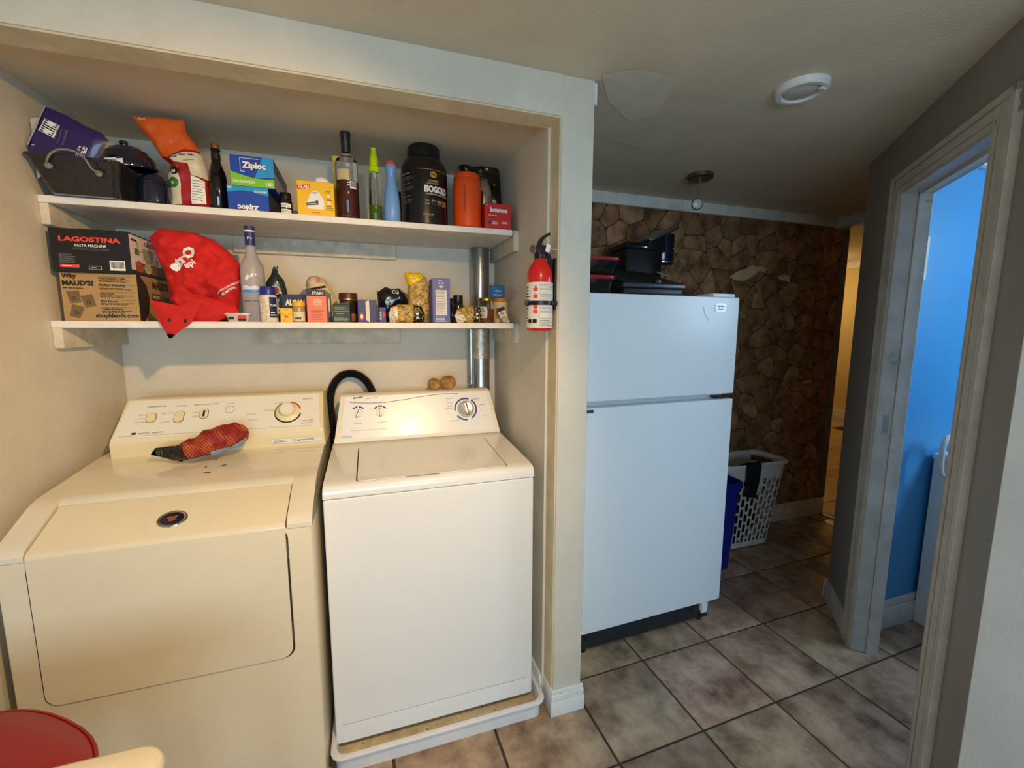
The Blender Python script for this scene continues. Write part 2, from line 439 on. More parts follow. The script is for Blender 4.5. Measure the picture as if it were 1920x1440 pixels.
# kitchen shell behind the camera
sbox('wall_kitchen_left', KITW, -.96, -.9, -3.45, .1, 0, ZC)
bw = NB(); abox(bw, -.9, -.15, -3.5, -3.4, 0, ZC); abox(bw, 1.65, 2.43, -3.5, -3.4, 0, ZC); abox(bw, -.15, 1.65, -3.5, -3.4, 0, .9); abox(bw, -.15, 1.65, -3.5, -3.4, 1.75, ZC)
struct('wall_kitchen_rear', bw, KITW)
wr = thing('window_1', None, None, (.75, -3.4, .9), kind='structure')
for b in ((-.15, 1.65, -3.46, -3.39, .9, .95), (-.15, 1.65, -3.46, -3.39, 1.7, 1.75), (-.15, -.1, -3.46, -3.39, .95, 1.7), (1.6, 1.65, -3.46, -3.39, .95, 1.7), (.73, .77, -3.45, -3.4, .95, 1.7)):
    bm = NB(); abox(bm, *b, bev=.004); finish('window_frame', bm, TRIM, wr)
sbox('wall_kitchen_right', KITW, 2.345, 2.43, -3.45, -.714, 0, ZC)
# stone-look wall of the hall
STB = mat('stone_joint', (88, 66, 44), .85, var=.2, vs=20)
YS = .985
stone_wall = sbox('wall_stone', STB, 1.595, 4.16, YS, 1.08, 0, ZC)
STONE = mat('stone_paper', (128, 88, 60), .6, var=.34, vs=9, rnd=.3, bump=.55, bs=30, c2=(188, 140, 96))
def voronoi(x0, x1, y0, y1, cx, cy, sd):
    rd = random.Random(sd); pts = []; row = 0; y = y0+cy/2
    while y < y1:
        x = x0+cx*(.25 if row % 2 else .75)
        while x < x1: pts.append((x+rd.uniform(-.46, .46)*cx, y+rd.uniform(-.46, .46)*cy)); x += cx*rd.uniform(.8, 1.2)
        y += cy; row += 1
    for p in pts:
        poly = [(x0, y0), (x1, y0), (x1, y1), (x0, y1)]
        for q in pts:
            if q is p or abs(q[0]-p[0]) > .6 or abs(q[1]-p[1]) > .6: continue
            mx, my = (p[0]+q[0])/2, (p[1]+q[1])/2; dx, dy = q[0]-p[0], q[1]-p[1]; out = []
            for i in range(len(poly)):
                a, b = poly[i], poly[(i+1) % len(poly)]
                da = (a[0]-mx)*dx+(a[1]-my)*dy; db = (b[0]-mx)*dx+(b[1]-my)*dy
                if da <= 0: out.append(a)
                if (da < 0) != (db < 0) and da != db:
                    t = da/(da-db); out.append((a[0]+(b[0]-a[0])*t, a[1]+(b[1]-a[1])*t))
            poly = out
            if len(poly) < 3: break
        if len(poly) >= 3: yield p, poly
def chaikin(p, k=1):
    for _ in range(k):
        o = []
        for i in range(len(p)):
            a, b = p[i], p[(i+1) % len(p)]
            o += [(a[0]*.87+b[0]*.13, a[1]*.87+b[1]*.13), (a[0]*.13+b[0]*.87, a[1]*.13+b[1]*.87)]
        p = o
    return p
rd = random.Random(3)
for c, poly in voronoi(1.6, 4.155, .12, 2.12, .138, .118, 11):
    if 1.7 < c[0] < 2.3 and c[1] < 1.3: continue   # wholly behind the refrigerator
    cx = sum(p[0] for p in poly)/len(poly); cy = sum(p[1] for p in poly)/len(poly)
    ins = lambda d, pl: [(cx+(a-cx)*(1-d/max(.01, math.hypot(a-cx, b-cy))), cy+(b-cy)*(1-d/max(.01, math.hypot(a-cx, b-cy)))) for a, b in pl]
    pl = chaikin(ins(.0022, poly), 2); hgt = rd.uniform(.003, .006)
    bm = NB(); rings = []
    for dd, hh in ((0, -.001), (.0025, hgt*.8), (.007, hgt)):
        rings.append([bm.verts.new((a, YS-hh, b)) for a, b in ins(dd, pl)])
    for A, B in zip(rings, rings[1:]):
        for k in range(len(A)): bm.faces.new((A[k], A[(k+1) % len(A)], B[(k+1) % len(A)], B[k]))
    bm.faces.new(rings[-1])
    finish('stone', bm, STONE, stone_wall, smooth=20, origin=(cx, YS, cy))
TORN = mat('torn_paper_backing', (222, 188, 142), .8, var=.08, vs=20)
for pp in ([(1368, 519), (1385, 508), (1400, 503), (1413, 497), (1418, 501), (1428, 499), (1437, 503), (1435, 511), (1424, 508), (1412, 518), (1396, 527), (1376, 525)],
           [(1459, 518), (1470, 515), (1481, 517), (1481, 531), (1474, 526), (1462, 525)], [(1505, 716), (1520, 712), (1522, 716), (1508, 720)]):
    bm = NB(); prism(bm, [(q.x, q.z) for q in (at(x, y, Y=YS-.008) for x, y in pp)], lambda a, b, d: Vector((a, d, b)), YS-.0072, YS-.0065); finish('torn_paper_patch', bm, TORN, stone_wall)
sbox('trim_crown_stone', TRIM, 1.595, 4.02, YS-.028, YS, 2.112, ZC, bev=.006)
bm = NB(); abox(bm, 1.595, 4.16, YS-.016, YS, 0, .105, .003); abox(bm, 1.595, 4.16, YS-.011, YS, .105, .13, .004); struct('baseboard_stone', bm, TRIM)
sbox('trim_stone_end', mat('grey_trim', (120, 116, 108), .5), 4.11, 4.168, YS-.012, 1.09, .13, 2.11, bev=.003)
# beam over the opening to the far room
bm = NB(); abox(bm, 4.02, 4.16, .20, YS, 2.105, ZC, .004); struct('trim_crown_beam', bm, TRIM)
sbox('trim_threshold', mat('threshold_brown', (120, 92, 60), .4), 4.12, 4.20, .2, YS, 0, .007, bev=.003)
# hall end / far room shell
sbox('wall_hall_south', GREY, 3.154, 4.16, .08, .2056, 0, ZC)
sbox('wall_far_east', YELW, 7.8, 7.88, -.7, 4.6, 0, 2.4)
sbox('wall_far_north', YELW, 4.1, 7.88, 4.5, 4.58, 0, 2.4)
sbox('wall_far_south', YELW, 4.16, 7.88, -.7, -.6, 0, 2.4)
sbox('wall_far_west', YELW, 4.10, 4.16, 1.08, 4.5, 0, 2.4)
sbox('wall_far_west_low', YELW, 4.16, 4.2, -.6, .2, 0, 2.4)
sbox('ceiling_far_room', CEIL, 4.1, 7.88, -.7, 4.6, 2.4, 2.46)
sbox('trim_far_crown', TRIM, 7.74, 7.8, -.6, 4.5, 2.30, 2.4, bev=.01)
sbox('baseboard_far', TRIM, 7.78, 7.8, -.6, 4.5, 0, .16, bev=.004)
# diagonal wall with the bathroom door
P0 = Vector((3.1545, .2056, 0)); Tv = Vector((-.66066, -.75068, 0)); Nv = Vector((-.75068, .66066, 0))
def dP(s, d, z): return P0+Tv*s-Nv*d+Vector((0, 0, z))
dM = Matrix((( Tv.x, -Nv.x, 0, P0.x), (Tv.y, -Nv.y, 0, P0.y), (0, 0, 1, 0), (0, 0, 0, 1)))
def dbox(bm, s0, s1, d0, d1, z0, z1, bev=0, seg=2): return abox(bm, s0, s1, d0, d1, z0, z1, bev, seg, M=dM)
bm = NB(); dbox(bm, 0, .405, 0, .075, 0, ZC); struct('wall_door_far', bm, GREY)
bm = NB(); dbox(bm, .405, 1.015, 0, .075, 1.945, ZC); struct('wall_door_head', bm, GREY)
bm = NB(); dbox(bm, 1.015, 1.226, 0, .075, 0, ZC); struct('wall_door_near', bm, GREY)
dr = thing('door_1', None, None, dP(.71, 0, 0), kind='structure')
JAMB = mat('door_jamb_paint', (214, 216, 214), .45, var=.09, vs=9, bump=.06, bs=70); speckle(JAMB, (130, 118, 98), 22, .74)
CAS = mat('door_casing_paint', (200, 192, 178), .45, var=.07, vs=12, bump=.05, bs=70)
bm = NB(); dbox(bm, .405, .42, -.002, .088, 0, 1.945, .002); finish('door_jamb', bm, JAMB, dr)
bm = NB(); dbox(bm, 1.0, 1.015, -.002, .088, 0, 1.945, .002); finish('door_jamb', bm, JAMB, dr)
bm = NB(); dbox(bm, .405, 1.015, -.002, .088, 1.93, 1.946, .002); finish('door_jamb', bm, CAS, dr)
bm = NB(); dbox(bm, .42, .430, .05, .088, 0, 1.93, .002); finish('door_stop', bm, JAMB, dr)
bm = NB(); dbox(bm, .99, 1.0, .05, .088, 0, 1.93, .002); finish('door_stop', bm, JAMB, dr)
bm = NB(); dbox(bm, .42, 1.0, .05, .088, 1.92, 1.931, .002); finish('door_stop', bm, CAS, dr)
def casing(bm, a, b, lo, hi, vert, sgn):
    # stepped profile: thick outer edge, grooves, thin inner edge
    w_ = b-a
    for f0, f1, t in ((0, .2, .012), (.2, .3, .009), (.3, .68, .013), (.68, .76, .010), (.76, 1, .018)):
        q0, q1 = (a+w_*f0, a+w_*f1) if sgn > 0 else (b-w_*f1, b-w_*f0)
        if vert: dbox(bm, q0, q1, -t, 0, lo, hi, .0015, 1)
        else: dbox(bm, lo, hi, -t, 0, q0, q1, .0015, 1)
bm = NB(); casing(bm, .345, .412, 0, 2.005, True, -1); finish('casing', bm, CAS, dr)
bm = NB(); casing(bm, 1.008, 1.105, 0, 2.005, True, 1); finish('casing', bm, CAS, dr)
bm = NB(); casing(bm, 1.938, 2.005, .345, 1.105, False, 1); finish('casing', bm, CAS, dr)
bm = NB(); dbox(bm, .4195, .4215, .018, .036, .985, 1.06, .0006, 1); finish('strike_plate', bm, STEEL, dr)
bm = NB(); tube(bm, [dP(.424, .028, 1.275), dP(.436, .034, 1.27), dP(.436, .02, 1.30), dP(.424, .028, 1.315)], .003, 6); finish('latch_hook', bm, STEEL, dr)
bm = NB(); dbox(bm, 0, .35, -.013, 0, 0, .075, .003); dbox(bm, 0, .35, -.008, 0, .075, .095, .004); struct('baseboard_diagonal', bm, TRIM)
# kitchen side of the near corner
# bathroom
bm = NB()
prism(bm, [(3.00, -.05), (4.1, -.05), (4.1, .08), (3.154, .08)], lambda a, b, d: Vector((a, b, d)), 0, ZC); struct('wall_bathroom_north', bm, BLUE)
sbox('wall_bathroom_east', BLUE, 4.05, 4.15, -1.95, -.05, 0, ZC)
sbox('wall_bathroom_south', BLUE, 2.43, 4.1, -1.95, -1.88, 0, ZC)
w2 = thing('window_2', None, None, (4.05, -1.0, 1.4), kind='structure')
for b in ((4.02, 4.05, -1.4, -.6, 1.40, 1.45), (4.02, 4.05, -1.4, -.6, 2.05, 2.1), (4.02, 4.05, -1.4, -1.35, 1.45, 2.05), (4.02, 4.05, -.65, -.6, 1.45, 2.05)):
    bm = NB(); abox(bm, *b, bev=.004); finish('window_frame', bm, TRIM, w2)
bm = NB(); abox(bm, 4.035, 4.05, -1.36, -.64, 1.44, 2.06); finish('window_pane', bm, mat('daylit_pane', (214, 234, 255), .4, emit=1.5), w2)
bm = NB(); abox(bm, 3.02, 4.05, -.066, -.05, 0, .10, .003); abox(bm, 3.02, 4.05, -.061, -.05, .10, .14, .005); struct('baseboard_bathroom', bm, TRIM)
sbox('trim_bathroom_crown', TRIM, 3.03, 4.05, -.09, -.05, 2.10, ZC, bev=.01)
bm = NB(); abox(bm, 3.16, 3.178, -.0515, -.05, 1.62, 1.80, .0005, 1)
struct('trim_bathroom_switch', bm, JAMB)
# pillar baseboards
BBW = mat('chipped_baseboard', (232, 232, 230), .4, var=.03, vs=20); speckle(BBW, (90, 70, 50), 55, .70)
bm = NB(); abox(bm, 1.472, 1.607, -.014, -.0005, 0, .055, .003, 2); abox(bm, 1.474, 1.605, -.011, -.0005, .055, .082, .004, 2); abox(bm, 1.476, 1.603, -.007, -.0005, .082, .10, .003, 2)
struct('baseboard_pillar', bm, BBW)
sbox('baseboard_alcove_right', BBW, 1.462, 1.4702, .08, .7, .0, .10, bev=.003)
sbox('baseboard_pillar_inner', BBW, 1.474, 1.4838, 0, .076, 0, .10, bev=.002)

# ================================================================ SHELVES
Z1, YF1, Z2, YF2 = 1.791, .36, 1.43, .345
s1 = thing('wall_shelf', 'upper white shelf board crowded with bottles, boxes and a roasting pan', 'shelf', (.72, .54, Z1-.02), group='alcove shelves')
bm = NB(); abox(bm, .0005, 1.443, YF1, .7195, Z1-.021, Z1, .0015, 1); finish('board', bm, SHELF, s1)
def cleat(root, *b):
    bm = NB(); abox(bm, *b, bev=.0015, seg=1); return finish('cleat', bm, CLEAT, root)
cleat(s1, .0005, .022, YF1+.003, .72, Z1-.082, Z1-.0215); cleat(s1, 1.449, 1.4698, YF1+.003, .72, Z1-.078, Z1-.0005)
q0 = at(485, 470, Y=.70).x; q1 = at(743, 490, Y=.70).x
cleat(s1, .40, q1, .702, .7198, Z1-.085, Z1-.0215)
s2 = thing('wall_shelf', 'lower white shelf board holding food packages and the frosted bottle', 'shelf', (.72, .53, Z2-.02), group='alcove shelves')
bm = NB(); abox(bm, .0005, 1.446, YF2, .7195, Z2-.021, Z2, .0015, 1); finish('board', bm, SHELF, s2)
cleat(s2, .0005, .024, YF2+.003, .72, Z2-.082, Z2-.0215); cleat(s2, 1.449, 1.4698, YF2+.003, .64, Z2-.078, Z2-.0005)
cleat(s2, at(472, 630, Y=.70).x, at(750, 630, Y=.70).x, .702, .7198, Z2-.085, Z2-.0215)
# round duct in the back corner, passing through notches behind the shelves
dt = thing('vent_duct', 'galvanised round metal duct rising in the alcove corner', 'duct', (1.392, .672, 0))
for z0, z1, r in ((0, .62, .040), (.60, 1.30, .0425), (1.28, 1.408, .040), (1.4305, 1.769, .0425)):
    bm = NB(); lathe(bm, [(r-.001, z0), (r, z0+.004), (r, z1-.004), (r-.001, z1)], (1.388, .672, 0), 28); finish('duct_section', bm, GALV, dt)
TAPE = mat('foil_tape', (196, 190, 172), .42, metal=.8, var=.15, vs=30, bump=.3, bs=60)
bm = NB(); lathe(bm, [(.0435, 1.27), (.0435, 1.405)], (1.388, .672, 0), 28); finish('foil_tape', bm, TAPE, dt)
bm = NB(); lathe(bm, [(.012, 1.15), (.012, 1.405)], (1.341, .665, 0), 12); finish('side_pipe', bm, GALV, dt)

# ================================================================ LAMPS AND CEILING FITTINGS
BRZ = mat('aged_brass', (150, 132, 98), .28, metal=1)
def spotlamp(label, base, aim, ZC=ZC, drop=.10, scale=1):
    t = thing('ceiling_spotlight', label, 'light', (base[0], base[1], ZC))
    bm = NB(); lathe(bm, [(0, 0), (.060*scale, 0), (.060*scale, -.018), (.052*scale, -.024), (0, -.024)], (base[0], base[1], ZC-.0003), 32); finish('base_plate', bm, BRZ, t)
    bm = NB(); tube(bm, [(base[0], base[1], ZC-.02), (base[0], base[1], ZC-drop*.7)], .006, 10); tube(bm, [(base[0], base[1], ZC-drop*.62), (base[0]-.008, base[1], ZC-drop)], .004, 8); finish('stem', bm, STEEL, t)
    c = Vector((base[0]-.008, base[1], ZC-drop-.025*scale)); d = Vector(aim).normalized(); M = d.to_track_quat('Z', 'Y').to_matrix().to_4x4()
    bm = NB(); lathe(bm, [(0, -.045), (.012, -.044), (.020, -.03), (.027, 0), (.029, .018), (.026, .019), (.023, .004), (0, .002)], c, 28, M=M); h = finish('lamp_head', bm, BRZ, t)
    bm = NB(); lathe(bm, [(0, .006), (.016, .008), (.023, .012), (.0225, .004)], c, 24, M=M); finish('bulb_lens', bm, mat('bulb_glass', (205, 205, 200), .15, coat=.5), h)
    return t, c, d
spotlamp('small steel ceiling spotlight above the refrigerator', (2.507, .578), CAM-Vector((2.5, .578, 2.05)), drop=.115, scale=1.05)
kd = (Vector((.36, .30, .80))-LAMP).normalized()
kt, kc, _ = spotlamp('lit steel ceiling spotlight in the kitchen aimed at the dryer', (LAMP.x+.008, LAMP.y), kd, drop=.122)
kl = light('kitchen_spot_light', 'SPOT', kc+kd*.03, 86, WARM, kc+kd, spot_size=R(92), spot_blend=.8, shadow_soft_size=.022)
kl.parent = kt; kl.matrix_parent_inverse = MW[kt.name].inverted()
q = at(1503, 170, Z=ZC-.01); t = thing('ceiling_disc', 'round white detector cover on the ceiling', 'smoke detector', (q.x, q.y, ZC))
bm = NB(); lathe(bm, [(.052, -.010), (.058, -.02), (.070, -.02), (.0765, -.012), (.078, -.0002), (.05, -.0002)], (q.x, q.y, ZC), 40); finish('outer_ring', bm, mat('detector_white', (226, 224, 218), .45), t)
bm = NB(); lathe(bm, [(0, -.016), (.044, -.016), (.05, -.012), (.052, -.004)], (q.x, q.y, ZC), 40); finish('inner_disc', bm, mat('detector_disc', (205, 200, 192), .5), t)
bm = NB(); abox(bm, q.x+.02, q.x+.045, q.y-.052, q.y-.040, ZC-.024, ZC-.016, .002); finish('tab', bm, MATS['detector_white'], t)

# ================================================================ DRYER
def slant(xb0, xb1, xt0, xt1, zb, zt, prof, bm):
    """profile [(y,z)] swept in X with ends that lean in towards the top"""
    L = []; Rr = []
    for y, z in prof:
        k = (z-zb)/(zt-zb); L.append(bm.verts.new((xb0+(xt0-xb0)*k, y, z))); Rr.append(bm.verts.new((xb1+(xt1-xb1)*k, y, z)))
    n = len(prof)
    for i in range(n): bm.faces.new((L[i], L[(i+1) % n], Rr[(i+1) % n], Rr[i]))
    bm.faces.new(L[::-1]); bm.faces.new(Rr); return bm
def arc(parent, fc, cu, cv, r0, r1, a0, a1, m, off=.0008, name='dial_marks', n=14):
    bm = NB(); A = []; B = []
    for i in range(n+1):
        a = R(a0+(a1-a0)*i/n); A.append(bm.verts.new(fc(cu+r0*math.cos(a), cv+r0*math.sin(a), off))); B.append(bm.verts.new(fc(cu+r1*math.cos(a), cv+r1*math.sin(a), off)))
    for i in range(n): bm.faces.new((A[i], A[i+1], B[i+1], B[i]))
    return finish(name, bm, m, parent)
def onface(fc, cu, cv):
    M = Matrix.Identity(4); o = fc(cu, cv)
    for i in range(3): M[i][0] = fc.r[i]; M[i][1] = fc.u[i]; M[i][2] = fc.n[i]; M[i][3] = o[i]
    return M
def pbox(bm, fc, u0, u1, v0, v1, d0, d1, bev=.001, seg=2): return abox(bm, u0, u1, v0, v1, d0, d1, bev, seg, M=onface(fc, 0, 0))
def pill(fc, cu, cv, w, h, d0, d1, bm=None, n=8):
    bm = bm or NB(); r = min(w, h)/2*.98; prism(bm, rrect(cu-w/2, cu+w/2, cv-h/2, cv+h/2, r, n), lambda a, b, d: fc(a, b, d), d0, d1); return bm
DX0, DX1, DYF = .036, .722, -.03
dy = thing('clothes_dryer', 'cream white dryer with slanted front door and onion bag on top', 'dryer', (.379, .28, 0))
bm = NB(); abox(bm, DX0+.002, DX1-.002, DYF+.001, .62, .012, .859, .008, 3); finish('cabinet', bm, BISQ, dy)
bm = NB()
full = [(.62, .988), (.43, .985), (.14, .957), (.112, .950), (.09, .941), (-.008, .893), (-.024, .882), (-.0315, .870), (-.0315, .858), (.62, .858)]
mid = [(.62, .988), (.43, .985), (.14, .957), (.118, .951), (.110, .944), (.110, .90), (.62, .90)]
slant(DX0, .095, DX0, .095, .858, 1, full, bm); slant(.658, DX1, .658, DX1, .858, 1, full, bm); slant(.095, .658, .095, .658, .858, 1, mid, bm)
finish('top_panel', bm, BISQT, dy, smooth=28)
bm = NB(); prism(bm, [(a, b) for a, b in rrect(.0945, .6585, .4705, .86, .03)], lambda a, b, d: Vector((a, d, b)), -.0295, -.0302); finish('door_gap', bm, DARKGAP, dy)
bm = NB()
pts = [(.0985, .862), (.0985, .505)] + [(.1285-.030*math.cos(R(a)), .5035-.03*math.sin(R(a))) for a in range(10, 91, 16)] + [(.6235+.030*math.sin(R(a)), .5035-.03*math.cos(R(a))) for a in range(0, 91, 18)] + [(.6535, .862)]
prism(bm, pts, lambda a, b, d: Vector((a, d, b)), -.026, -.034)
slant(.0985, .6535, .0985, .6535, .8, 1, [(-.026, .862), (-.034, .862), (-.0322, .870), (-.026, .8755), (.106, .9395), (.108, .925)], bm)
door = finish('door', bm, BISQ, dy, smooth=40)
slopeF = Face((.376, -.026, .8755), (1, 0, 0), (0, .132, .064))
lu, lv = slopeF.uv(323, 973); Mo = onface(slopeF, lu, lv)
bm = NB(); lathe(bm, [(.019, 0), (.024, .0025), (.027, .0022), (.0285, 0)], (0, 0, 0), 32, M=Mo, sx=1.25); bm2 = finish('logo_ring', bm, CHROME, door)
bm = NB(); lathe(bm, [(0, .0018), (.019, .0018), (.0235, .0012)], (0, 0, 0), 32, M=Mo, sx=1.25); finish('logo_disc', bm, mat('logo_navy', (24, 24, 40), .2, coat=.5), door)
OR = mat('logo_copper', (150, 84, 44), .4)
for pl in ([(-.010, .006), (-.004, .009), (.0, .006), (.006, .010), (.012, .006), (.008, .0), (.010, -.004), (.002, -.010), (-.006, -.009), (-.006, -.003), (-.011, .001)],):
    polyplate(door, slopeF, [(lu+a*1.1, lv+b) for a, b in pl], OR, .0024, 'logo_emblem')
for z in (.80, .55):
    bm = NB(); abox(bm, .6535, .6575, -.0345, -.029, z-.03, z+.03, .001, 1); finish('hinge', bm, mat('hinge_grey', (110, 106, 98), .4, metal=.6), dy)
for lx in (DX0+.05, DX1-.05):
    for ly in (.02, .56):
        bm = NB(); lathe(bm, [(0, 0), (.016, 0), (.016, .008), (.01, .014), (0, .014)], (lx, ly, 0), 12); finish('foot', bm, BLACK, dy)
cb = NB(); slant(.072, .724, .098, .716, .97, 1.16, [(.62, .975), (.415, .975), (.408, 1.0), (.397, 1.03), (.40, 1.045), (.405, 1.05), (.498, 1.158), (.508, 1.164), (.60, 1.158), (.62, 1.14)], cb)
cons = finish('console', cb, CREAM, dy, smooth=40)
u_ = Vector((0, .093, .108)); dpan = Face((.10, .405, 1.05), (1, 0, 0), u_)
H_ = u_.length
DP = mat('dryer_panel', (238, 234, 220), .35, coat=.2)
bm = NB(); prism(bm, [(-.012, -.004), (.608, -.004), (.602, H_), (.006, H_)], lambda a, b, d: dpan(a, b, d), -.001, .0018); pan_ = finish('control_panel', bm, DP, cons)
bm = NB(); prism(bm, [(-.012, 0), (.608, 0), (.608, .016), (-.012, .016)], lambda a, b, d: Face((.10, .398, 1.034), (1, 0, 0), (0, .007, .016))(a, b, d), -.001, .0015); finish('panel_lip', bm, BISQT, cons)
G = mat('gap_olive', (120, 108, 76), .6)
def dtext(s, p0, p1, m=GINK, h=.0045, root=cons, fc=dpan, **k): return tpx(root, fc, s, p0, p1, m, height=h, off=.0022, **k)
dtext('TEMPERATURE', (277, 765), (312, 763)); dtext('DRYNESS', (332, 763), (352, 762)); dtext('MOISTURE MONITOR', (365, 761), (411, 758)); dtext('START', (427, 759), (440, 758))
dtext('REGULAR', (260, 780), (277, 779), h=.003); dtext('DELICATE', (260, 787), (275, 786), h=.003); dtext('AIR FLUFF', (252, 794), (273, 792), h=.003)
dtext('MORE DRY', (304, 777), (325, 775), h=.003); dtext('LESS DRY', (300, 794), (321, 791), h=.003); dtext('DRY', (364, 775), (373, 774), h=.003); dtext('DAMP', (362, 782), (372, 781), h=.003)
dtext('REGULAR', (568, 750), (588, 748), h=.004, m=INK); dtext('TIME DRY', (564, 791), (588, 788), h=.004); dtext('AIR FLUFF', (564, 795), (588, 792), h=.004)
dtext('COTTON', (514, 758), (531, 756), h=.003); dtext('EASY CARE', (496, 771), (513, 770), h=.003); dtext('ELECTRONIC', (462, 779), (482, 777), h=.003); dtext('DRYING', (465, 789), (485, 787), h=.003); dtext('MAYTAG', (259, 815), (280, 813), h=.0045, m=INK); dtext('neptune', (284, 814), (305, 812), h=.006, m=INK, shear=.3)
for (px, py, w_, h_) in ((284, 784, .030, .040), (336, 782, .030, .050), (383, 776, .028, .042)):
    a, b = dpan.uv(px, py); finish('switch_well', pill(dpan, a, b, w_, h_, .0015, .0022), G, cons)
    o = finish('switch', pill(dpan, a, b, w_-.004, h_-.004, .0015, .0042), CREAM, cons)
a, b = dpan.uv(383, 776); finish('indicator_slot', pill(dpan, a, b, .006, .026, .004, .0048), INK, cons)
a, b = dpan.uv(284, 778); bm = NB(); pbox(bm, dpan, a-.011, a+.011, b-.003, b+.003, .004, .007); finish('slider_tab', bm, CREAM, cons)
a, b = dpan.uv(336, 790); bm = NB(); pbox(bm, dpan, a-.013, a+.013, b-.0012, b, .004, .0047, 0); finish('slider_line', bm, G, cons)
a, b = dpan.uv(431, 768); Mo = onface(dpan, a, b)
bm = NB(); lathe(bm, [(0, .003), (.011, .003), (.0135, .0022), (.0135, .001)], (0, 0, 0), 24, M=Mo); finish('start_button', bm, DP, cons); arc(cons, dpan, a, b, .0135, .0148, 0, 360, G, .0021, n=28)
a, b = dpan.uv(251, 814); bm = NB(); pbox(bm, dpan, a-.006, a+.006, b-.004, b+.004, .0018, .0024, .0003, 1); finish('brand_mark', bm, INK, cons)
a, b = dpan.uv(540, 773); Mo = onface(dpan, a, b)
bm = NB(); lathe(bm, [(.040, .0015), (.040, .004), (.032, .009), (.026, .011), (.026, .024), (.024, .028), (.018, .030), (0, .030)], (0, 0, 0), 40, M=Mo); kn = finish('timer_knob', bm, CREAM, cons)
bm = NB(); lathe(bm, [(0, .0306), (.0215, .0304), (.0215, .029)], (0, 0, 0), 36, M=Mo); finish('knob_cap', bm, DP, kn)
arc(cons, dpan, a, b, .0405, .0455, -160, -10, INK, .0022, 'dial_scale', 30); arc(cons, dpan, a, b, .0405, .0455, 15, 80, RINK, .0022, 'dial_scale', 20); arc(cons, dpan, a, b, .0405, .0455, 120, 210, G, .0022, 'dial_scale', 20)
a, b = dpan.uv(587, 771); bm = NB(); pbox(bm, dpan, a-.006, a+.006, b-.006, b+.006, .0018, .005, .001, 1); finish('end_button', bm, DP, cons)
bars(cons, dpan, [(.0, .58, .004, .0048)], G, .0022, 'panel_line')
stF = Face((.5, .4035, 1.003), (1, 0, 0), (0, -.011, .03))
p = stF.uv(512, 832); q = stF.uv(605, 829); bm = NB(); pbox(bm, stF, p[0], q[0], p[1]-.0, p[1]+.018, .0006, .0012, 0); sk = finish('sticker', bm, WINK, cons)
tpx(cons, stF, 'ProgressONE', (550, 827), (590, 824), INK, height=.009, shear=.3, off=.0016)
printlines(cons, stF, p[0]+.004, p[0]+.05, p[1]+.004, p[1]+.014, 2, GINK, .0016)
# crumbs of onion skin
SK = mat('onion_skin', (120, 52, 30), .6)
for i, (px, py, l) in enumerate(((388, 881, .009), (420, 870, .008), (386, 873, .004), (405, 862, .003))):
    c = at(px, py, Z=.974); bm = NB(); abox(bm, -l, l, -l*.4, l*.4, 0, .0015, .0005, 1, M=Matrix.Rotation(i*.9, 4, 'Z'))
    zz = .957+(c.y-.14)*.0966; bm.transform(Matrix.Translation((c.x, c.y, zz+.0002)))
    finish('onion_skin', bm, SK, label=('largest dark onion skin flake on the dryer top', 'curled onion skin flake between the bag and largest flake', 'small red onion skin crumb on the dryer', 'tiniest onion skin crumb touching the net bag')[i], cat='onion skin', group='onion skin flakes', origin=(c.x, c.y, zz))

# ================================================================ WASHER IN ITS PAN
WX0, WX1, WYF = .741, 1.429, .07
PAN = mat('pan_plastic', (226, 228, 230), .35, var=.03, vs=10)
PAND = mat('pan_dirty', (222, 212, 186), .6, var=.15, vs=18); speckle(PAND, (70, 55, 40), 70, .66); speckle(PAND, (110, 90, 66), 26, .70)
pn = thing('drip_pan', 'white plastic drip pan with dirty floor under the washer', 'drip pan', (1.09, .34, 0))
def ring_loft(bm, levels, n=6):
    rs = []
    for (x0, x1, y0, y1, r, z) in levels: rs.append([bm.verts.new((a, b, z)) for a, b in rrect(x0, x1, y0, y1, r, n)])
    for A, B in zip(rs, rs[1:]):
        for i in range(len(A)): bm.faces.new((A[i], A[(i+1) % len(A)], B[(i+1) % len(A)], B[i]))
    return rs
bm = NB(); px0, px1, py0, py1 = .728, 1.459, -.006, .626
rs = ring_loft(bm, [(px0+.014, px1-.014, py0+.014, py1-.014, .03, .0005), (px0+.012, px1-.012, py0+.012, py1-.012, .034, .052), (px0, px1, py0, py1, .04, .058), (px0-.001, px1+.001, py0-.001, py1+.001, .04, .064), (px0+.004, px1-.004, py0+.004, py1-.004, .04, .068), (px0+.016, px1-.016, py0+.016, py1-.016, .034, .066), (px0+.022, px1-.022, py0+.022, py1-.022, .03, .02)])
bm.faces.new(rs[0][::-1]); finish('pan_wall', bm, PAN, pn, smooth=50)
bm = NB(); bm.faces.new([bm.verts.new((a, b, .0195)) for a, b in rrect(px0+.0215, px1-.0215, py0+.0215, py1-.0215, .03, 6)]); finish('pan_floor', bm, PAND, pn)
ws = thing('washing_machine', 'white top-loading washer standing in a drip pan', 'washer', (1.085, .34, .02))
bm = NB(); abox(bm, WX0, WX1, WYF, .615, .045, .8875, .008, 3); finish('cabinet', bm, WHITE, ws)
bm = NB(); abox(bm, WX0+.02, WX1-.012, WYF-.0012, WYF+.01, .048, .112, .001, 1); abox(bm, WX0+.018, WX0+.0205, WYF-.002, WYF+.01, .112, .1135); tp = finish('toe_panel', bm, WHITE, ws)
bm = NB(); abox(bm, WX0+.02, WX1-.012, WYF-.0008, WYF+.002, .1122, .1138); finish('seam', bm, mat('seam_grey', (168, 168, 166), .6), ws)
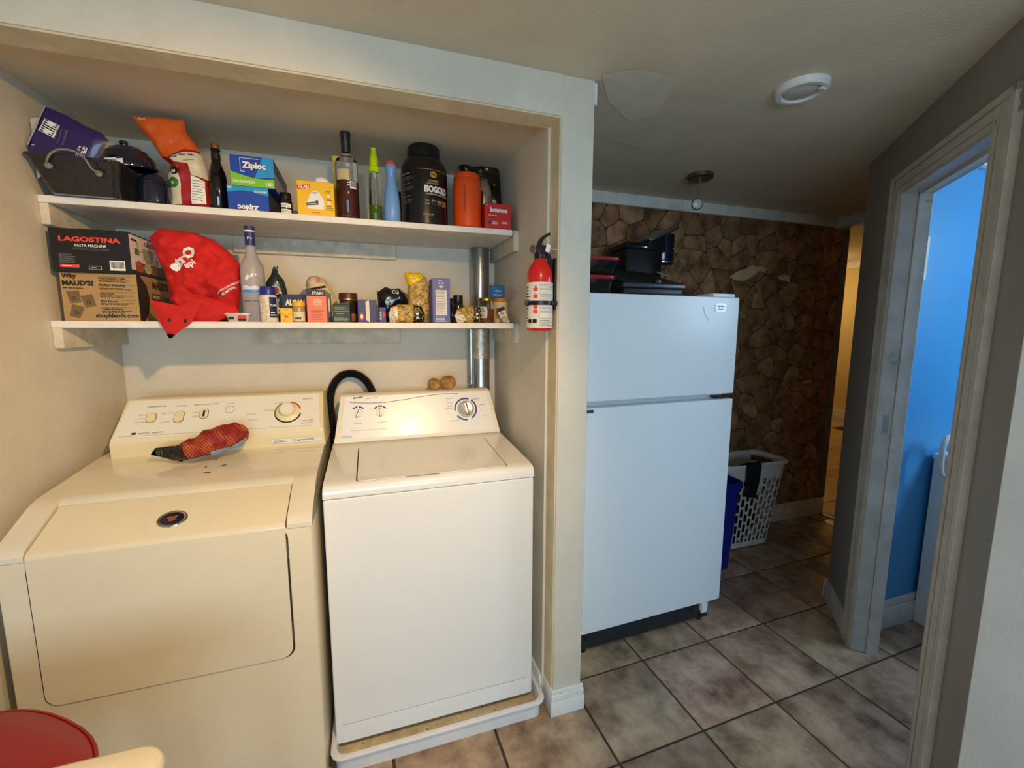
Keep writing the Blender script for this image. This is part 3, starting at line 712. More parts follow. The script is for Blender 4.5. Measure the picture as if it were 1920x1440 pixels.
for lx in (WX0+.05, WX1-.05):
    for ly in (WYF+.05, .56):
        bm = NB(); lathe(bm, [(0, .0198), (.018, .0198), (.018, .03), (.008, .034), (.008, .05), (0, .05)], (lx, ly, 0), 12); finish('foot', bm, BLACK, ws)
bm = NB(); slant(WX0-.0005, WX1+.0005, WX0+.002, WX1-.002, .888, .95, [(.615, .957), (.47, .955), (.12, .934), (.085, .930), (.074, .924), (.068, .912), (.068, .892), (.072, .889), (.615, .889)], bm); finish('top_panel', bm, WHITE, ws, smooth=40)
topF = Face((0, .12, .934), (1, 0, 0), (0, .35, .021))
c4 = [topF.uv(*p) for p in ((674, 899), (677, 833), (892, 818), (941, 874))]
x0 = .842; x1 = 1.335; y0 = -.03; y1 = .29
bm = NB(); prism(bm, rrect(x0-.004, x1+.004, y0, y1+.004, .012), lambda a, b, d: topF(a, b, d), -.001, .0006); finish('lid_gap', bm, DARKGAP, ws)
bm = NB(); prism(bm, rrect(x0, x1, y0-.004, y1, .012), lambda a, b, d: topF(a, b, d), .0, .0028); bmesh.ops.bevel(bm, geom=[e for e in bm.edges if abs((e.verts[0].co-e.verts[1].co).dot(topF.n)) < .0005], offset=.0012, segments=2, affect='EDGES'); lid = finish('lid', bm, WHITE, ws, smooth=60)
bm = NB(); pbox(bm, topF, .99, 1.10, y0-.006, y0+.004, .0, .002, .0008, 1); finish('finger_grip', bm, mat('grip_grey', (150, 148, 142), .5), lid)
cb = NB(); slant(.748, 1.424, .777, 1.393, .955, 1.14, [(.618, .956), (.478, .956), (.47, .962), (.470, .972), (.476, .980), (.537, 1.130), (.547, 1.139), (.60, 1.141), (.612, 1.137), (.618, 1.12)], cb)
wc = finish('console', cb, mat('console_ivory', (238, 230, 212), .4), ws, smooth=40)
u_ = Vector((0, .061, .150)); wp = Face((.748, .476, .980), (1, 0, 0), u_); HW = u_.length
WPAN = mat('washer_panel', (240, 240, 238), .24, coat=.6)
bm = NB(); prism(bm, [(.022, -.006), (.656, -.006), (.630, HW+.004), (.046, HW+.004)], lambda a, b, d: wp(a, b, d), -.001, .002); finish('control_panel', bm, WPAN, wc)
BL = mat('print_blue', (38, 58, 138), .45)
def wtext(s, p0, p1, m=GINK, h=.005, **k): return tpx(wc, wp, s, p0, p1, m, height=h, off=.0024, **k)
wtext('Inglis', (662, 750), (681, 748), INK, .012, shear=.35, bold=.03); wtext('Super Capacity', (687, 749), (709, 746), GINK, .0045)
bm = NB(); P_ = [wp.uv(*q) for q in ((656, 755), (690, 756), (720, 755), (755, 750), (790, 744), (825, 739), (858, 738))]
for i in range(len(P_)-1):
    (a0, b0), (a1, b1) = P_[i], P_[i+1]; bm.faces.new([bm.verts.new(wp(a, b, .0024)) for a, b in ((a0, b0-.0011), (a1, b1-.0011), (a1, b1+.0011), (a0, b0+.0011))])
finish('blue_line', bm, BL, wc)
def wknob(px, py, arcs, big=False):
    a, b = wp.uv(px, py); Mo = onface(wp, a, b)
    if big:
        bm = NB(); lathe(bm, [(.036, .002), (.036, .006), (.034, .012), (.030, .014), (.026, .012), (0, .012)], (0, 0, 0), 36, M=Mo); k = finish('dial', bm, mat('dial_silver', (206, 204, 198), .3, metal=.5), wc)
        bm = NB(); abox(bm, -.007, .007, -.027, .027, .011, .027, .005, 3, M=Mo @ Matrix.Rotation(R(12), 4, 'Z')); finish('grip', bm, STEEL, k)
    else:
        bm = NB(); lathe(bm, [(.0165, .002), (.0165, .005), (.015, .008), (0, .008)], (0, 0, 0), 28, M=Mo); k = finish('knob', bm, WPAN, wc)
        bm = NB(); abox(bm, -.0045, .0045, -.017, .017, .007, .019, .0035, 3, M=Mo @ Matrix.Rotation(R(-22 if px < 690 else 4), 4, 'Z')); finish('grip', bm, STEEL, k)
    for r0, r1, a0, a1 in arcs: arc(wc, wp, a, b, r0, r1, a0, a1, BL, .0024)
wknob(672, 776, [(.025, .031, 95, 135), (.025, .031, 45, 85)]); wknob(713, 774, [(.025, .031, 112, 142), (.025, .031, 72, 106), (.025, .031, 36, 66)])
wknob(873, 767, [(.043, .050, 70, 185), (.043, .050, -60, 55), (.043, .050, 215, 275)], True)
wtext('load size', (665, 796), (678, 795), INK, .004); wtext('temperature', (706, 794), (724, 792), INK, .004); wtext('normal', (838, 749), (850, 747), INK, .004); wtext('casual', (898, 760), (908, 759), INK, .004); wtext('quick wash', (844, 791), (862, 789), INK, .0045)
wtext('Super Wash', (838, 757), (849, 756)); wtext('Rinse', (839, 763), (848, 762)); wtext('Prewash', (835, 768), (848, 767)); wtext('delicates', (884, 750), (898, 748)); wtext('push to stop', (904, 781), (912, 779), h=.003)
wtext('For best results use the recommended amount of detergent', (658, 809), (725, 805), GINK, .0035)
bm = NB(); a, b = wp.uv(650, 819); pbox(bm, wp, a-.02, a+.02, b-.006, b+.004, .0019, .0026, 0); finish('blue_tape', bm, mat('pale_blue_tape', (190, 210, 225), .5), wc)
# drain hose looping behind the console
HOSE = mat('hose_black', (22, 22, 23), .45)
pth = smooth_path([(.735, .655, .70), (.733, .66, .92), (.728, .662, 1.02), (.725, .664, 1.09), (.738, .666, 1.16), (.772, .668, 1.205), (.818, .668, 1.216), (.862, .668, 1.195), (.892, .668, 1.15), (.905, .668, 1.09), (.908, .668, 1.0), (.908, .668, .8)], 14)
bm = NB(); tube(bm, pth, [.0165+.0022*(1 if i % 2 else -1) for i in range(len(pth))], 12)
finish('drain_hose', bm, HOSE, label='black corrugated drain hose looped behind the washer', cat='hose', origin=(.735, .66, .7))
# potatoes resting on the console top
POT = mat('potato_skin', (176, 122, 66), .75, var=.3, vs=24, bump=.5, bs=50, c2=(206, 158, 92))
def blob(name, m, c, r, seed, label=None, cat=None, group=None, parent=None, amp=.12, fr=18, rot=None, sub=3):
    bm = NB(); bmesh.ops.create_icosphere(bm, subdivisions=sub, radius=1)
    for v in bm.verts:
        k = 1+amp*noise.noise(v.co*1.6+Vector((seed, seed*2, 0)))+amp*.4*noise.noise(v.co*4+Vector((seed, 0, 3)))
        v.co = Vector((v.co.x*r[0]*k, v.co.y*r[1]*k, v.co.z*r[2]*k))
    if rot is not None: bm.transform(Matrix.Rotation(rot, 4, 'Y'))
    lo = min(v.co.z for v in bm.verts); bm.transform(Matrix.Translation((c[0], c[1], c[2]-lo)))
    return finish(name, bm, m, parent, smooth=180, label=label, cat=cat, group=group, origin=None if parent else c)
ra = at(816, 733, Y=.61).x; rb = at(834, 730, Y=.605).x
blob('potato', POT, (ra-.006, .592, 1.1395), (.030, .027, .026), 3, 'smaller reddish potato lying on the washer console', 'potato', 'potatoes on the washer')
blob('potato', POT, (rb+.012, .586, 1.1400), (.036, .027, .031), 8, 'larger round potato in front on the washer console', 'potato', 'potatoes on the washer')

# ================================================================ REFRIGERATOR
fr = thing('refrigerator', 'white top-freezer refrigerator with two plain doors', 'refrigerator', (1.698, .195, 0), R(1.875))
FM = MW[fr.name]; FW = .7526
def fbox(*b, bev=0, seg=2, bm=None): bm = bm or NB(); return abox(bm, *b, bev=bev, seg=seg, M=FM)
finish('cabinet', fbox(.004, FW-.004, .062, .70, .03, 1.545, bev=.006), FRIDGE, fr)
fd = finish('freezer_door', fbox(0, FW, 0, .055, 1.121, 1.546, bev=.007, seg=3), FRIDGE, fr)
rdoor = finish('refrigerator_door', fbox(0, FW, 0, .055, .12, 1.097, bev=.007, seg=3), FRIDGE, fr)
finish('door_gasket', fbox(.01, FW-.01, .054, .063, .13, 1.54), mat('gasket', (210, 214, 218), .6), fr)
finish('edge_grip', fbox(-.010, .012, .004, .05, 1.135, 1.53, bev=.004), FRIDGE, fd)
finish('edge_grip', fbox(-.010, .012, .004, .05, .56, 1.075, bev=.004), FRIDGE, rdoor)
finish('grip_cap', fbox(-.012, .03, -.004, .05, 1.077, 1.091, bev=.004), mat('dark_cap', (70, 70, 76), .4), rdoor)
HG = mat('hinge_dark', (58, 60, 66), .45, metal=.5)
finish('middle_hinge', fbox(FW-.085, FW-.01, .01, .06, 1.1005, 1.108, bev=.001, seg=1), HG, fr)
finish('hinge_cover', fbox(FW-.13, FW-.006, .02, .12, 1.5465, 1.563, bev=.006), FRIDGE, fr)
finish('kick_plate', fbox(.012, FW-.09, .03, .075, .025, .108, bev=.006), mat('kick_black', (34, 36, 40), .55), fr)
for x0, x1 in ((.03, .05), (FW-.16, FW-.13)):
    finish('vent_slot', fbox(x0, x1, .0285, .031, .065, .088), INK, fr)
finish('lower_hinge', fbox(FW-.085, FW-.05, .02, .06, .05, .118, bev=.003), FRIDGE, fr)
finish('leveling_bracket', fbox(FW-.10, FW-.04, .03, .08, .02, .06, bev=.002), BLACK, fr)
for lx in (.04, FW-.07):
    bm = NB(); lathe(bm, [(0, 0), (.014, 0), (.014, .03), (0, .03)], FM @ Vector((lx, .055, 0)), 12); finish('foot', bm, BLACK, fr)
    bm = NB(); lathe(bm, [(0, 0), (.014, 0), (.014, .03), (0, .03)], FM @ Vector((lx, .62, 0)), 12); finish('foot', bm, BLACK, fr)
ff = Face(FM @ Vector((0, 0, 0)), FM.to_3x3() @ Vector((1, 0, 0)), (0, 0, 1))
bu, bv = ff.uv(1351, 577)
bm = NB(); prism(bm, rrect(bu-.030, bu+.030, bv-.018, bv+.018, .012), lambda a, b, d: ff(a, b, d), .0, .002); bd = finish('badge', bm, mat('badge_silver', (196, 198, 190), .35, metal=.3), fd)
arc(fd, ff, bu, bv, .0, .0001, 0, 1, GINK)
text(fd, ff, 'Frigidaire', bu, bv+.001, width=.042, m=INK, anchor=(.5, 0), off=.0026, shear=.3); bars(fd, ff, [(bu-.017, bu+.017, bv-.007, bv-.0045)], GINK, .0026)
SC = mat('scratch_grey', (120, 128, 138), .6)
for pp in ([(1319, 575), (1321, 590), (1330, 602)], [(1368, 674), (1375, 675)], [(1182, 896), (1190, 893)], [(1160, 914), (1164, 912)]):
    bm = NB(); P_ = [ff.uv(*q) for q in pp]
    for (a0, b0), (a1, b1) in zip(P_, P_[1:]): bm.faces.new([bm.verts.new(ff(a, b, .0006)) for a, b in ((a0-.0007, b0), (a0+.0007, b0+.0007), (a1+.0007, b1), (a1-.0007, b1-.0007))])
    finish('scratch', bm, SC, fd if pp[0][1] < 740 else rdoor)
ZF = 1.5465

# ================================================================ THINGS ON THE UPPER SHELF
def XR(pl, pr, py, Y): return at(pl, py, Y=Y).x, at(pr, py, Y=Y).x
def HT(px, py, Y, zb): return at(px, py, Y=Y).z-zb
def lobj(name, prof, c, m, parent, seg=28, **k):
    bm = NB(); lathe(bm, prof, c, seg, **k); return finish(name, bm, m, parent, smooth=40)
ENAM = mat('black_enamel', (22, 22, 24), .28, coat=.4, var=.2, vs=160, c2=(46, 46, 50))
BENAM = mat('navy_enamel', (16, 22, 44), .12, coat=.8)
rp = thing('roasting_pan', 'black speckled roasting pan with a wire handle on the upper shelf', 'roasting pan', (.135, .46, Z1))
bm = NB(); A = (.004, .226, .300, .60)
zr = Z1+.098
rs = ring_loft(bm, [(.046, .200, .335, .56, .02, Z1+.0005), (.040, .205, .330, .567, .025, Z1+.006), (A[0]+.010, A[1]-.006, A[2]+.008, A[3]-.008, .022, zr-.012), (A[0], A[1], A[2], A[3], .024, zr-.004), (A[0], A[1], A[2], A[3], .024, zr), (A[0]+.008, A[1]-.008, A[2]+.008, A[3]-.008, .02, zr), (A[0]+.016, A[1]-.014, A[2]+.016, A[3]-.016, .018, zr-.012), (.053, .196, .346, .558, .015, Z1+.006)])
bm.faces.new(rs[0][::-1]); bm.faces.new(rs[-1]); finish('pan_body', bm, ENAM, rp, smooth=45)
hp = [at(90, 309, Y=.304), at(88, 300, Y=.298), at(95, 288, Y=.29), at(112, 280, Y=.285), at(138, 283, Y=.285), at(158, 296, Y=.288), at(172, 316, Y=.295), at(184, 324, Y=.303)]
bm = NB(); tube(bm, smooth_path(hp, 5), .0032, 8); finish('handle', bm, STEEL, rp)
for q in (hp[0], hp[-1]):
    bm = NB(); lathe(bm, [(0, -.006), (.009, -.005), (.010, 0), (.007, .004), (0, .005)], (q.x, .306, q.z), 14, M=Matrix.Rotation(PI/2, 4, 'X')); finish('handle_mount', bm, STEEL, rp)
rl = thing('pot_lid', 'dark blue enamel lid with a white price tag resting on the roasting pan', 'lid', (.198, .42, zr))
LM = Matrix.Rotation(R(-4), 4, 'Y') @ Matrix.Rotation(R(8), 4, 'X'); lc = (.205, .42, zr+.010)
bm = NB(); lathe(bm, [(.070, .0), (.074, .001), (.075, .006), (.071, .018), (.064, .034), (.060, .036), (.052, .050), (.046, .052), (.036, .061), (.018, .067), (0, .068)], lc, 36, M=LM); finish('dome', bm, BENAM, rl, smooth=40)
bm = NB(); lathe(bm, [(0, .066), (.010, .066), (.012, .076), (.010, .080), (0, .081)], lc, 18, M=LM); finish('knob', bm, BENAM, rl)
tf = Face(at(213, 301, Y=.344), (1, .12, .22), (-.2, .45, 1)); bm = NB(); pbox(bm, tf, -.022, .022, -.011, .011, -.0004, .0004, 0); tg = finish('price_tag', bm, WINK, rl)
bars(rl, tf, [(-.008+i*.0022, -.008+i*.0022+.0012, -.004, .006) for i in range(7)], INK, .0008, 'barcode')
en = thing('enamel_pot', 'small dark blue enamel pot beside the roasting pan', 'pot', (.2715, .40, Z1))
lobj('pot_body', [(0, .001), (.036, .001), (.043, .006), (.0440, .05), (.0420, .060), (.040, .0605)], (.2715, .40, Z1), BENAM, en, 32)
lobj('pot_lid', [(.0435, .0605), (.0435, .066), (.036, .082), (.022, .091), (0, .094)], (.2715, .40, Z1), BENAM, en, 32)
# purple pouch
PURP = mat('purple_film', (44, 30, 92), .35, coat=.3)
pw = frontal(.338); po = wpoly([(84, 199), (120, 214), (160, 236), (190, 249), (204, 264), (186, 292), (168, 318), (110, 330), (70, 318), (50, 272), (64, 238)], .338)
pr_ = thing('purple_pouch', 'purple plastic pouch of mop pads standing in the roasting pan', 'pouch', (po[8][0], .338, min(b for a, b in po)))
po = [(max(a, .004), b) for a, b in po]; PL = Pillow(pw, po, .013, .03, .004, 25, 2, .5); PL.build('pouch', PURP, pr_, .016)
PL.patch('pouch_edge', mat('pouch_edge', (206, 200, 196), .5), pr_, wpoly([(84, 199), (89, 203), (74, 240), (57, 275), (50, 272), (64, 238)], .338), .02)
fq = wpoly([(90, 226), (118, 240), (106, 262), (78, 247)], .338); PL.patch('barcode_label', WINK, pr_, fq, .015, .0025)
rot = math.atan2(fq[1][1]-fq[0][1], fq[1][0]-fq[0][0]); ux = Vector((math.cos(rot), math.sin(rot)))
def pch(px, py): q = at(px, py, Y=.338); return q.x, q.z
def ptext(s, px, py, wd, rt, m=WINK, **k): u, v = pch(px, py); return text(pr_, PL, s, u, v, width=wd, m=m, rot=rt, off=.003, **k)
bm = NB()
for i in range(6):
    a = Vector(fq[3])+(Vector(fq[0])-Vector(fq[3]))*(i/6+.06); b = a+(Vector(fq[2])-Vector(fq[3]))*.9; dn = (Vector(fq[0])-Vector(fq[3]))*.09; a = a+(b-a)*.08
    bm.faces.new([bm.verts.new(PL(p.x, p.y, .0036)) for p in (a, b, b+dn, a+dn)])
finish('barcode', bm, INK, pr_)
ptext('SPRAY', 161, 277, .040, rot-PI/2+.12, bold=.03); ptext('MOP PADS', 153, 276, .036, rot-PI/2+.12)
ptext('washable refill pads', 120, 243, .045, rot-PI/2+.1, m=GINK); ptext('for hard floors', 114, 240, .04, rot-PI/2+.1, m=GINK); ptext('two pieces', 128, 246, .045, rot-PI/2+.1, m=GINK)
ptext('eco', 66, 276, .008, .1)
cpx = thing('paper_packet', 'crumpled cream paper packet behind the purple pouch', 'paper', tuple(at(55, 240, Y=.365)))
cp = wpoly([(46, 226), (58, 222), (76, 219), (78, 330), (60, 335), (58, 232)], .365); cp = [(max(a, .004), b) for a, b in cp]; Pillow(frontal(.365), cp, .004, .02, .002, 40, 4).build('packet', mat('cream_paper', (206, 196, 170), .7), cpx, .014)
# orange snack bag
ORG = mat('orange_film', (214, 92, 30), .3, coat=.4); RED = mat('red_film', (160, 26, 30), .3, coat=.4); CRM = mat('cream_film', (216, 204, 176), .4, coat=.3)
bo = wpoly([(249, 219), (300, 221), (345, 226), (351, 252), (366, 270), (376, 288), (388, 320), (394, 350), (396, 392), (360, 395), (320, 392), (317, 330), (320, 308), (304, 296), (282, 262), (258, 236)], .43)
zlow = min(b for a, b in bo); bo = [(a, Z1+.0005 if b < zlow+.02 else b) for a, b in bo]
sb = thing('snack_bag', 'tall orange and red snack bag with a bent top', 'snack bag', (bo[9][0], .43, Z1))
SB = Pillow(frontal(.43), bo, .026, .035, .006, 28, 6, .8); SB.build('bag', RED, sb, .012)
def spatch(n, m, pp, off=.0035): return SB.patch(n, m, sb, wpoly(pp, .43), .008, off)
spatch('orange_top', ORG, [(249, 219), (300, 221), (345, 226), (351, 252), (366, 270), (376, 287), (350, 286), (322, 300), (304, 296), (282, 262), (258, 236)])
spatch('cream_band', CRM, [(323, 300), (350, 291), (378, 291), (388, 320), (392, 340), (366, 334), (358, 312), (332, 308)])
spatch('cream_side', CRM, [(319, 328), (338, 316), (346, 350), (347, 386), (320, 386)])
spatch('nutrition_panel', WINK, [(364, 334), (388, 344), (391, 386), (365, 386)])
def stx(s, p0, w_, rt, m, **k): q = at(*p0, Y=.43); return text(sb, SB, s, q.x, q.z, width=w_, m=m, rot=rt, off=.0055, **k)
stx('hez', (265, 231), .022, -.05, CRM, bold=.03); stx('PERI PERI', (324, 301), .022, .1, INK, bold=.03); stx('A FIERY TIME', (336, 298), .05, .12, INK, bold=.02); stx('A FOOT HOP', (350, 308), .03, .2, INK)
for k_ in range(8):
    q = at(367, 344+k_*5, Y=.43); text(sb, SB, 'nutrition facts'[:10+k_ % 4], q.x, q.z, width=.026+.002*(k_ % 3), height=.0035, m=INK, off=.0055, rot=-.05)
for (px, py, r_, m_) in ((333, 324, .013, INK), (331, 346, .016, mat('leaf_green', (46, 120, 60), .5))):
    q = at(px, py, Y=.43); SB.patch('badge', m_, sb, [(q.x+r_*math.cos(a*PI/6), q.z+r_*math.sin(a*PI/6)) for a in range(12)], .008, .0048)
stx('20', (327, 328), .013, 0, WINK, bold=.04); stx('v', (327, 350), .010, 0, WINK, bold=.04)
# dark bottle
q = at(412, 385, Y=.43); db = thing('sauce_bottle', 'dark glass bottle with a gold cap beside the snack bag', 'bottle', (q.x, .43, Z1)); hh = HT(411, 271, .43, Z1)
DKG = mat('dark_glass', (12, 11, 12), .08, coat=.6)
lobj('glass', [(0, 0), (.024, 0), (.0265, .004), (.0265, .105), (.024, .125), (.014, .155), (.0125, .165), (.0125, hh-.016)], (q.x, .43, Z1+.0003), DKG, db)
lobj('cap', [(.0128, 0), (.0128, .013), (.0115, .016), (0, .016)], (q.x, .43, Z1+hh-.016), GOLD, db)
lobj('neck_ring', [(.0130, 0), (.0145, .001), (.0145, .004), (.0130, .005)], (q.x, .43, Z1+hh-.022), DKG, db)
lobj('neck_label', [(.0136, .0), (.0132, .018)], (q.x, .43, Z1+hh-.050), mat('neck_foil', (30, 26, 24), .4), db)
# freezer-bag boxes
ZB1 = mat('bag_box_blue', (28, 70, 168), .4); ZBL = mat('bag_box_light_blue', (40, 150, 214), .4); ZGR = mat('bag_box_green', (126, 196, 48), .4); ZD = mat('bag_box_side', (30, 36, 66), .45)
ya = .372; x0, x1 = XR(427, 504, 375, ya); h0 = HT(465, 350, ya, Z1)
zb = Box('freezer_bag_box', 'blue freezer bag box standing upside down under another box', 'box', x0, x1, ya, .27, Z1, h0, ZB1, group='bag boxes')
F_ = zb.front; W_ = zb.w
polyplate(zb.root, F_, [(0, h0*.72), (W_*.3, h0*.82), (W_*.6, h0*.81), (W_, h0*.66), (W_, h0), (0, h0)], ZBL, .0006)
text(zb.root, F_, 'Ziploc', W_*.75, h0*.30, width=W_*.52, m=WINK, rot=PI, bold=.05, off=.0012); text(zb.root, F_, 'FREEZER', W_*.96, h0*.88, width=W_*.32, m=WINK, rot=PI+.05, bold=.02, off=.0012); text(zb.root, F_, '60', W_*.11, h0*.97, width=W_*.09, m=WINK, rot=PI, bold=.02, off=.0012)
plate(zb.root, zb.right, .002, .268, .002, h0-.002, ZD, .0006)
x0, x1 = XR(432, 513, 320, ya-.002); zt = Z1+h0+.0005; h1 = HT(472, 293, ya-.002, zt)
zc = Box('sandwich_bag_box', 'blue and green sandwich bag box stacked on an upside-down box', 'box', x0, x1, ya-.002, .28, zt, h1, ZB1, R(1.0), group='bag boxes')
F_ = zc.front; W_ = zc.w; h0 = h1
polyplate(zc.root, F_, [(W_*.55, h0*.3), (W_, h0*.35), (W_, h0), (W_*.75, h0)], ZBL, .0005)
polyplate(zc.root, F_, [(0, 0), (W_, 0), (W_, h0*.30), (W_*.8, h0*.27), (W_*.5, h0*.29), (W_*.2, h0*.38), (0, h0*.46)], ZGR, .0008)
text(zc.root, F_, 'Ziploc', W_*.27, h0*.52, width=W_*.56, m=INK, bold=.11, off=.0010); text(zc.root, F_, 'Ziploc', W_*.27, h0*.53, width=W_*.55, m=WINK, bold=.05, off=.0014)
for a in ((.22, .92, .24, .46), ): pass
bars(zc.root, F_, [(W_*.225, W_*.235, h0*.48, h0*.92), (W_*.225, W_*.66, h0*.905, h0*.92), (W_*.225, W_*.33, h0*.47, h0*.485)], WINK, .0012, 'logo_outline')
text(zc.root, F_, 'SANDWICH', W_*.04, h0*.10, width=W_*.5, m=WINK, bold=.02, off=.0012); text(zc.root, F_, '180', W_*.80, h0*.06, width=W_*.16, m=WINK, bold=.03, off=.0012)
plate(zc.root, zc.right, .002, .278, h0*.55, h0-.002, ZD, .0006); plate(zc.root, zc.right, .002, .278, .002, h0*.55, mat('bag_box_grey', (168, 170, 178), .5), .0006)
# spice jar
def spicejar(label, px, Y, zb, r, h, body, cap, lab=None, group=None, ptop=None):
    q = at(px, 590 if zb < 1.6 else 385, Y=Y); t = thing('spice_jar', label, 'jar', (q.x, Y, zb), group=group)
    lobj('jar', [(0, 0), (r*.9, 0), (r, .003), (r, h*.62), (r*.86, h*.70), (r*.80, h*.74)], (q.x, Y, zb+.0003), body, t, 22)
    lobj('lid', [(r*.84, h*.70), (r*.9, h*.72), (r*.9, h*.97), (r*.84, h), (0, h)], (q.x, Y, zb+.0003), cap, t, 22)
    cy = Cyl((q.x, Y, zb), r, .1)
    for v0, v1, m in (lab or []): plate(t, cy, -r*.7, r*.9, h*v0, h*v1, m, .0005, n=6); printlines(t, cy, -r*.6, r*.8, h*(v0+.03), h*(v1-.03), 2, GINK, .001)
    return t
PEP = mat('peppercorn_glass', (40, 24, 22), .12, coat=.5)
spicejar('black-lidded spice jar between the bag boxes and the yellow box', 536, .40, Z1, .0205, HT(536, 363, .40, Z1), PEP, BLACK, [(.06, .24, WINK), (.32, .50, WINK)])
# yellow trash-bag box
yg = .372; x0, x1 = XR(557, 627, 372, yg); h0 = HT(590, 340, yg, Z1); YEL = mat('box_yellow', (244, 190, 20), .45)
gb = Box('trash_bag_box', 'yellow kitchen trash bag box with a white bag picture', 'box', x0, x1, yg, .07, Z1, h0, YEL)
F_ = gb.front; W_ = gb.w
polyplate(gb.root, F_, [(.003, h0*.74), (W_*.35, h0*.79), (W_*.36, h0*.9), (.001, h0*.85)], RINK, .0007); text(gb.root, F_, 'GLAD', W_*.05, h0*.765, width=W_*.29, m=WINK, bold=.04, rot=.06, off=.0012)
polyplate(gb.root, F_, [(W_*.27, h0*.20), (W_*.70, h0*.20), (W_*.72, h0*.42), (W_*.66, h0*.58), (W_*.58, h0*.70), (W_*.50, h0*.74), (W_*.42, h0*.71), (W_*.33, h0*.58), (W_*.26, h0*.40)], WINK, .0007)
polyplate(gb.root, F_, [(W_*.24, h0*.36), (W_*.40, h0*.40), (W_*.55, h0*.46), (W_*.56, h0*.33), (W_*.4, h0*.31), (W_*.25, h0*.29)], mat('ribbon_navy', (50, 40, 60), .5), .0011)
text(gb.root, F_, 'STRONG', W_*.30, h0*.385, width=W_*.19, m=WINK, bold=.02, rot=.12, off=.0016); text(gb.root, F_, 'DRAWSTRING', W_*.28, h0*.325, width=W_*.24, m=WINK, bold=.02, rot=.1, off=.0016)
for v in (.60, .40):
    polyplate(gb.root, F_, [(W_*.84+W_*.04*math.cos(a*PI/6), h0*v+W_*.04*math.sin(a*PI/6)) for a in range(12)], WINK, .0007)
printlines(gb.root, F_, W_*.78, W_*.96, h0*.46, h0*.54, 2, INK); printlines(gb.root, F_, W_*.78, W_*.96, h0*.18, h0*.33, 3, INK, seed=4); printlines(gb.root, F_, W_*.76, W_*.94, h0*.68, h0*.76, 2, INK, seed=8); printlines(gb.root, F_, W_*.36, W_*.66, h0*.08, h0*.13, 1, RINK, seed=9)
text(gb.root, F_, 'o', W_*.42, h0*.64, width=W_*.05, m=INK, off=.0014); text(gb.root, F_, 'o', W_*.50, h0*.65, width=W_*.05, m=INK, off=.0014)
tb_ = wpoly([(588, 345), (592, 334), (600, 331), (612, 335), (620, 345)], .40); pt = thing('plastic_liner', 'white plastic liner poking out of the yellow box', 'plastic bag', (.75, .40, Z1+h0-.02))
Pillow(frontal(.405), [(a, max(b, Z1+h0+.0003)) for a, b in tb_], .008, .012, .002, 60, 3).build('liner', WINK, pt, .008)
# tall spaghetti packet behind the whisky
x0, x1 = XR(625, 640, 350, .44); hs = HT(632, 292, .44, Z1)
sp = Box('spaghetti_packet', 'slim yellow spaghetti packet behind the amber liquor bottle', 'packet', x0, x1, .44, .05, Z1, hs, mat('spaghetti_film', (214, 180, 84), .3, var=.2, vs=60, coat=.4))
plate(sp.root, sp.left, .004, .046, hs*.3, hs*.7, YEL, .0006)
# liquor bottle
yb_ = .415; q = at(653, 385, Y=yb_); hh = HT(649, 241, yb_, Z1); lq = thing('liquor_bottle', 'half-full amber liquor bottle with a dark green capsule', 'bottle', (q.x, yb_, Z1)); c = (q.x, yb_, Z1+.0003); r = .0385
AMB = mat('amber_liquor', (92, 28, 14), .1, coat=.6)
lobj('liquid', [(0, .012), (r-.003, .012), (r-.0025, .016), (r-.0025, hh*.42), (0, hh*.42)], c, AMB, lq, 32)
lobj('glass', [(0, 0), (r-.003, 0), (r, .005), (r, hh*.60), (r*.9, hh*.655), (r*.5, hh*.69), (.0145, hh*.715), (.0140, hh*.74)], c, GLASS, lq, 32)
lobj('capsule', [(.0146, hh*.735), (.0152, hh*.745), (.0155, hh*.9), (.0165, hh*.905), (.0165, hh*.985), (.015, hh), (0, hh)], c, mat('green_capsule', (34, 40, 26), .4), lq)
cy = Cyl(c, r, -.35); plate(lq, cy, -.022, .022, hh*.42, hh*.53, mat('aged_label', (206, 186, 134), .6), .0006, n=6); barcode(lq, Cyl(c, r, .45), -.008, .016, hh*.33, hh*.41); printlines(lq, Cyl(c, r, .12), -.004, .006, hh*.35, hh*.43, 3, WINK)
# lime capped squeeze bottle
q = at(704, 390, Y=.405); hh = HT(700, 278, .405, Z1); lb = thing('squeeze_bottle', 'slim clear bottle with a lime green cap and green liquid', 'bottle', (q.x, .405, Z1)); c = (q.x, .405, Z1+.0003); r = .0225
LIME = mat('lime_plastic', (196, 224, 20), .35)
lobj('liquid', [(0, .004), (r-.002, .004), (r-.002, .058), (0, .058)], c, mat('green_liquid', (84, 120, 20), .12, coat=.5), lb, 24)
lobj('bottle', [(0, 0), (r-.002, 0), (r, .004), (r, .07), (r*.9, .14), (r*.78, hh*.68), (r*.72, hh*.70)], c, GLASS, lb, 24)
lobj('cap', [(r*.78, hh*.67), (r*.84, hh*.675), (r*.84, hh*.745), (r*.64, hh*.76), (r*.70, hh*.84), (r*.52, hh*.91), (r*.40, hh*.93), (r*.44, hh*.995), (0, hh)], c, LIME, lb, 24)
